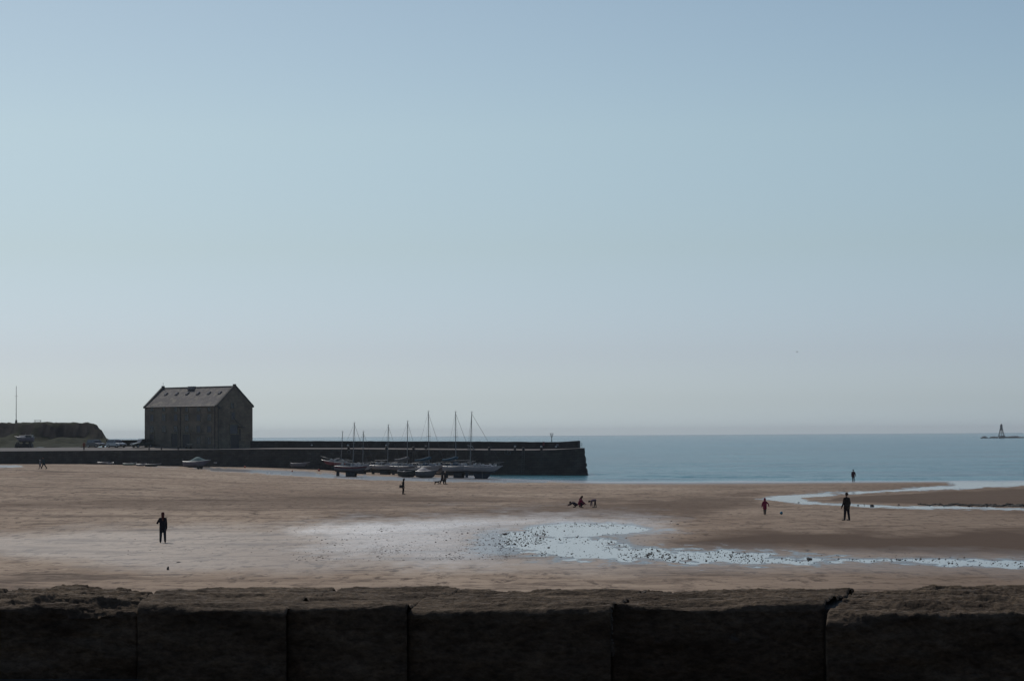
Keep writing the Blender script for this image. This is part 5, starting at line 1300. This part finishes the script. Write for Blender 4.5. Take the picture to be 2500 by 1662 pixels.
def coping(k, fl, fr_, bl, br, rough=0., face_y=1645, lower=0.0, name='coping_stone'):
    """corner pixels: front-left, front-right, back-left, back-right of its top"""
    FL, FR, BL, BR = [np.array(topxy(*c)) for c in (fl, fr_, bl, br)]
    wd = max(FR[0] - FL[0], .1); nu = max(24, int(wd / .0042)); face_h = .235
    # profile parameter: back face up, top back->front, front face down
    nb, ntp, nf = 12, 170, 70
    v = np.r_[np.full(nb, -1.) * np.linspace(1, .0, nb), np.linspace(0, 1, ntp), 1 + np.linspace(0.01, 1, nf)]
    U, Vv = np.meshgrid(np.linspace(0, 1, nu), v)
    tt = np.clip(Vv, 0, 1)
    x = (BL[0] * (1 - U) + BR[0] * U) * (1 - tt) + (FL[0] * (1 - U) + FR[0] * U) * tt
    y = (BL[1] * (1 - U) + BR[1] * U) * (1 - tt) + (FL[1] * (1 - U) + FR[1] * U) * tt
    z = np.full_like(x, WT)
    z -= np.clip(-Vv, 0, 1) * .35 + np.clip(Vv - 1, 0, 1) * face_h
    # round arrises
    dep = np.abs(FL[1] - BL[1]); df = (1 - tt) * dep; db = tt * dep; du = np.minimum(U, 1 - U) * wd
    rf, rs_ = .022, .005
    z -= np.where(Vv <= 1, np.clip(rf - df, 0, rf) ** 2 / rf * .8, .8 * rf * np.exp(-(Vv - 1) * face_h / .02) * 0 + .8 * rf)
    z -= np.clip(.02 - db, 0, .02) ** 2 / .02 * .8 * (Vv >= 0)
    z -= np.clip(rs_ - du, 0, rs_) ** 2 / rs_ * 1.2 * (Vv > -.01) 
    y += np.where(Vv > 1, np.clip(rs_ - du, 0, rs_) ** 2 / rs_ * 1.2, 0)
    big = fbm(x * 3.1 + k * 9, y * 3.1, z * 4, o=3, s=100 + k); med = fbm(x * 14, y * 18, z * 22, o=4, s=120 + k); fine = fbm(x * 60, y * 60, z * 70, o=3, s=140 + k, g=.6)
    flake = fbm(x * 3.2 + 3 * k, y * 13, None, o=4, s=160 + k); terr = (np.floor(flake * 7) / 7.)
    top = (Vv >= -.001) & (Vv <= 1.0)
    dz = .010 * big + (.0040 + .005 * rough) * med + (.0020 + .0020 * rough) * fine + (.016 + .024 * rough) * terr
    z = z + np.where(top, dz, dz * np.exp(-np.abs(np.where(Vv > 1, Vv - 1, -Vv)) * 14))
    df_ = (.010 * big + .006 * med + .0015 * fine + (.012 * rough) * np.floor(fbm(x * 5, None or z * 16, None, o=3, s=170 + k) * 6) / 6)
    w_f = np.where(Vv >= 1, 1.0, np.clip(1 - df / .05, 0, 1)); y = y + df_ * w_f * 1.2
    w_b = np.clip(1 - db / .06, 0, 1); y = y + (.02 * big + .01 * med) * w_b * (Vv <= .3)
    # broken bites out of the back arris
    bite = np.clip(fbm(x * 4.5, np.zeros_like(x) + k, None, o=3, s=180 + k) - .25, 0, 1) * np.clip(1 - db / .12, 0, 1)
    z -= (.05 if rough else .016) * bite * top
    z -= lower * np.clip((1 - U) * 3 - 1, 0, 1) * 0
    P = np.stack([x, y - 7.4, z - (WT - 1)], -1).reshape(-1, 3)
    i = np.arange(U.size).reshape(U.shape); q = np.stack([i[:-1, :-1], i[1:, :-1], i[1:, 1:], i[:-1, 1:]], -1).reshape(-1, 4)
    o = gridmesh(name, P, q, COPM); o.parent = wall
    return o
coping(0, (-420, 1481), (-23, 1480), (-330, 1437), (26, 1437), .8)
coping(1, (-22, 1480), (334, 1480), (28, 1437), (387, 1442), 1.0)
coping(2, (335, 1480), (698, 1483), (388, 1437), (832, 1435), .25)
coping(3, (699, 1480), (993, 1482), (836, 1434), (1132, 1435), .2)
coping(4, (994, 1480), (1491, 1484), (1136, 1439), (1584, 1438), .25)
coping(5, (1492, 1477), (2012, 1473), (1588, 1440), (2086, 1430), .35)
coping(6, (2016, 1505), (2560, 1494), (2090, 1437), (2560, 1428), .9)
coping(7, (2568, 1494), (2950, 1494), (2566, 1432), (2850, 1432), .9)
# mortar bedding and core behind the joints
mb = MB()
xs = np.linspace(topxy(322, 1478)[0], topxy(2960, 1478)[0], 2)
yf = topxy(1250, 1480)[1]; yb = topxy(1250, 1440)[1]
mb.box(((xs[0] + xs[1]) / 2, (yf + yb) / 2 + .08 - 7.4, 1 - .175), (xs[1] - xs[0], yb - yf - .10, .30)); mb.build('mortar_bed', MORT, wall)
def mortar_joint(pts, r):
    rg = random.Random(int(pts[0][0])); mb = MB(); q = []
    for (a, b) in zip(pts[:-1], pts[1:]):
        n = 26
        for i in range(n):
            f = i / n; px, py, z = [a[j] + (b[j] - a[j]) * f for j in range(3)]
            P = at_z(px, py, WT - .006) if z == 0 else at_d(px, py, topxy(px, 1482)[1] - .004)
            mb.ball((P[0] + rg.uniform(-.004, .004), P[1] - 7.4, P[2] - (WT - 1)), r * rg.uniform(.6, 1.3), 1)
    mb.build('mortar_joint', MORT, wall)
mortar_joint([(1586, 1441, 0), (1545, 1458, 0), (1492, 1474, 0)], .0045); mortar_joint([(1491, 1484, 1), (1491, 1560, 1), (1497, 1600, 1)], .0045)
mortar_joint([(1134, 1437, 0), (1060, 1462, 0)], .003); mortar_joint([(834, 1437, 0), (760, 1462, 0)], .003)
# lower course of the wall: rubble blocks with mortar
rb = random.Random(4); x = -2.9; kx = 0
while x < 3.2:
    wd = rb.uniform(.35, .75); zc = WT - .235 - .02 - .16
    b = bmesh.new(); bmesh.ops.create_cube(b, size=1); bmesh.ops.subdivide_edges(b, edges=b.edges, cuts=9, use_grid_fill=True)
    for v in b.verts:
        c = v.co.copy(); e_ = max(0, abs(c.x) - .44) + max(0, abs(c.z) - .42)
        nn_ = float(fbm(np.array(c.x * wd * 8 + kx * 7), np.array(c.z * 3), np.array(c.y * 3), o=3, s=200))
        v.co = Vector((c.x * wd, c.y * .6 + (.03 * nn_ + e_ * .35) * (c.y < -.4), c.z * .32 + .01 * nn_))
    me = bpy.data.meshes.new('rubble_stone'); b.to_mesh(me); b.free(); me.materials.append(COPM)
    for p in me.polygons: p.use_smooth = True
    o = link(bpy.data.objects.new('rubble_stone', me), wall); o.location = (x + wd / 2, yf + .33 - 7.4, zc - (WT - 1))
    x += wd + .03; kx += 1
mb = MB().box((0, yf + .40 - 7.4, 1 - .235 - .95), (7, .62, 1.9)); mb.build('rubble_core', mat('rubble_mortar', (.07, .062, .052), .95, .35, 9, .8), wall)
# retaining masonry down to the beach and the promenade this side of it
mb = MB().box((0, yb - .3 - 7.4, -2.35), (40, .7, 5.0)); mb.build('retaining_face', PIERSTONE, wall)
pv = meshobj('pavement', [(-40, -14, WT - 1.05), (40, -14, WT - 1.05), (40, yf + .1, WT - 1.05), (-40, yf + .1, WT - 1.05)], [(0, 1, 2, 3)], mat('asphalt', (.05, .05, .052), .9, .2, 3, .3)); tag(pv, 'asphalt promenade behind the foreground wall', kind='structure')

# unseen terrace added behind the viewpoint to shade the near face of the wall
hs_ = empty('shade_terrace', (0, -9, WT - 1.05)); tag(hs_, 'unseen dark stone terrace added to shade the near face of the wall', 'shade_blocker')
HW = mat('shade_terrace_stone', (.10, .09, .075), .9, .2, 1, .3)
MB().box((0, -4, 3.6), (44, 8, 7.2)).build('wall', HW, hs_); MB().prism([(-22.3, 7.2), (22.3, 7.2), (22.3, 7.4), (-22.3, 7.4)], -8.3, .3).build('eaves', COPE, hs_)
mb = MB(); mb.b.faces.new([mb.b.verts.new(p) for p in ((-22.2, .2, 7.4), (22.2, .2, 7.4), (22.2, -4, 10.8), (-22.2, -4, 10.8))]); mb.b.faces.new([mb.b.verts.new(p) for p in ((-22.2, -8.2, 7.4), (22.2, -8.2, 7.4), (22.2, -4, 10.8), (-22.2, -4, 10.8))]); mb.build('roof', RV, hs_)
for k in range(10):
    x_ = -19.8 + 4.4 * k
    for z_ in (1.7, 4.9):
        if z_ < 2 and k % 3 == 1: MB().box((x_, .02, 1.05), (1.0, .06, 2.1)).build('door', DARKM, hs_)
        else: f_ = MB().box((x_, .02, z_), (1.2, .08, 1.6)).build('window', COPE, hs_); MB().box((x_, .07, z_), (.95, .03, 1.35)).build('pane', GLASS, f_)

# ================================================================== HAZE
HAZE = True
if HAZE:
    mb = MB().box((0, 7000, 17), (29500, 14600, 50)); hzm = bpy.data.materials.new('haze'); hzm.use_nodes = True
    n = hzm.node_tree; n.nodes.remove(n.nodes['Principled BSDF']); pv_ = n.nodes.new('ShaderNodeVolumePrincipled')
    pv_.inputs['Color'].default_value = (.93, .97, 1.0, 1); pv_.inputs['Density'].default_value = 7e-5; pv_.inputs['Anisotropy'].default_value = .3
    n.links.new(pv_.outputs[0], n.nodes['Material Output'].inputs['Volume'])
    hb = mb.build('haze', hzm); tag(hb, 'thin sea haze', kind='stuff')
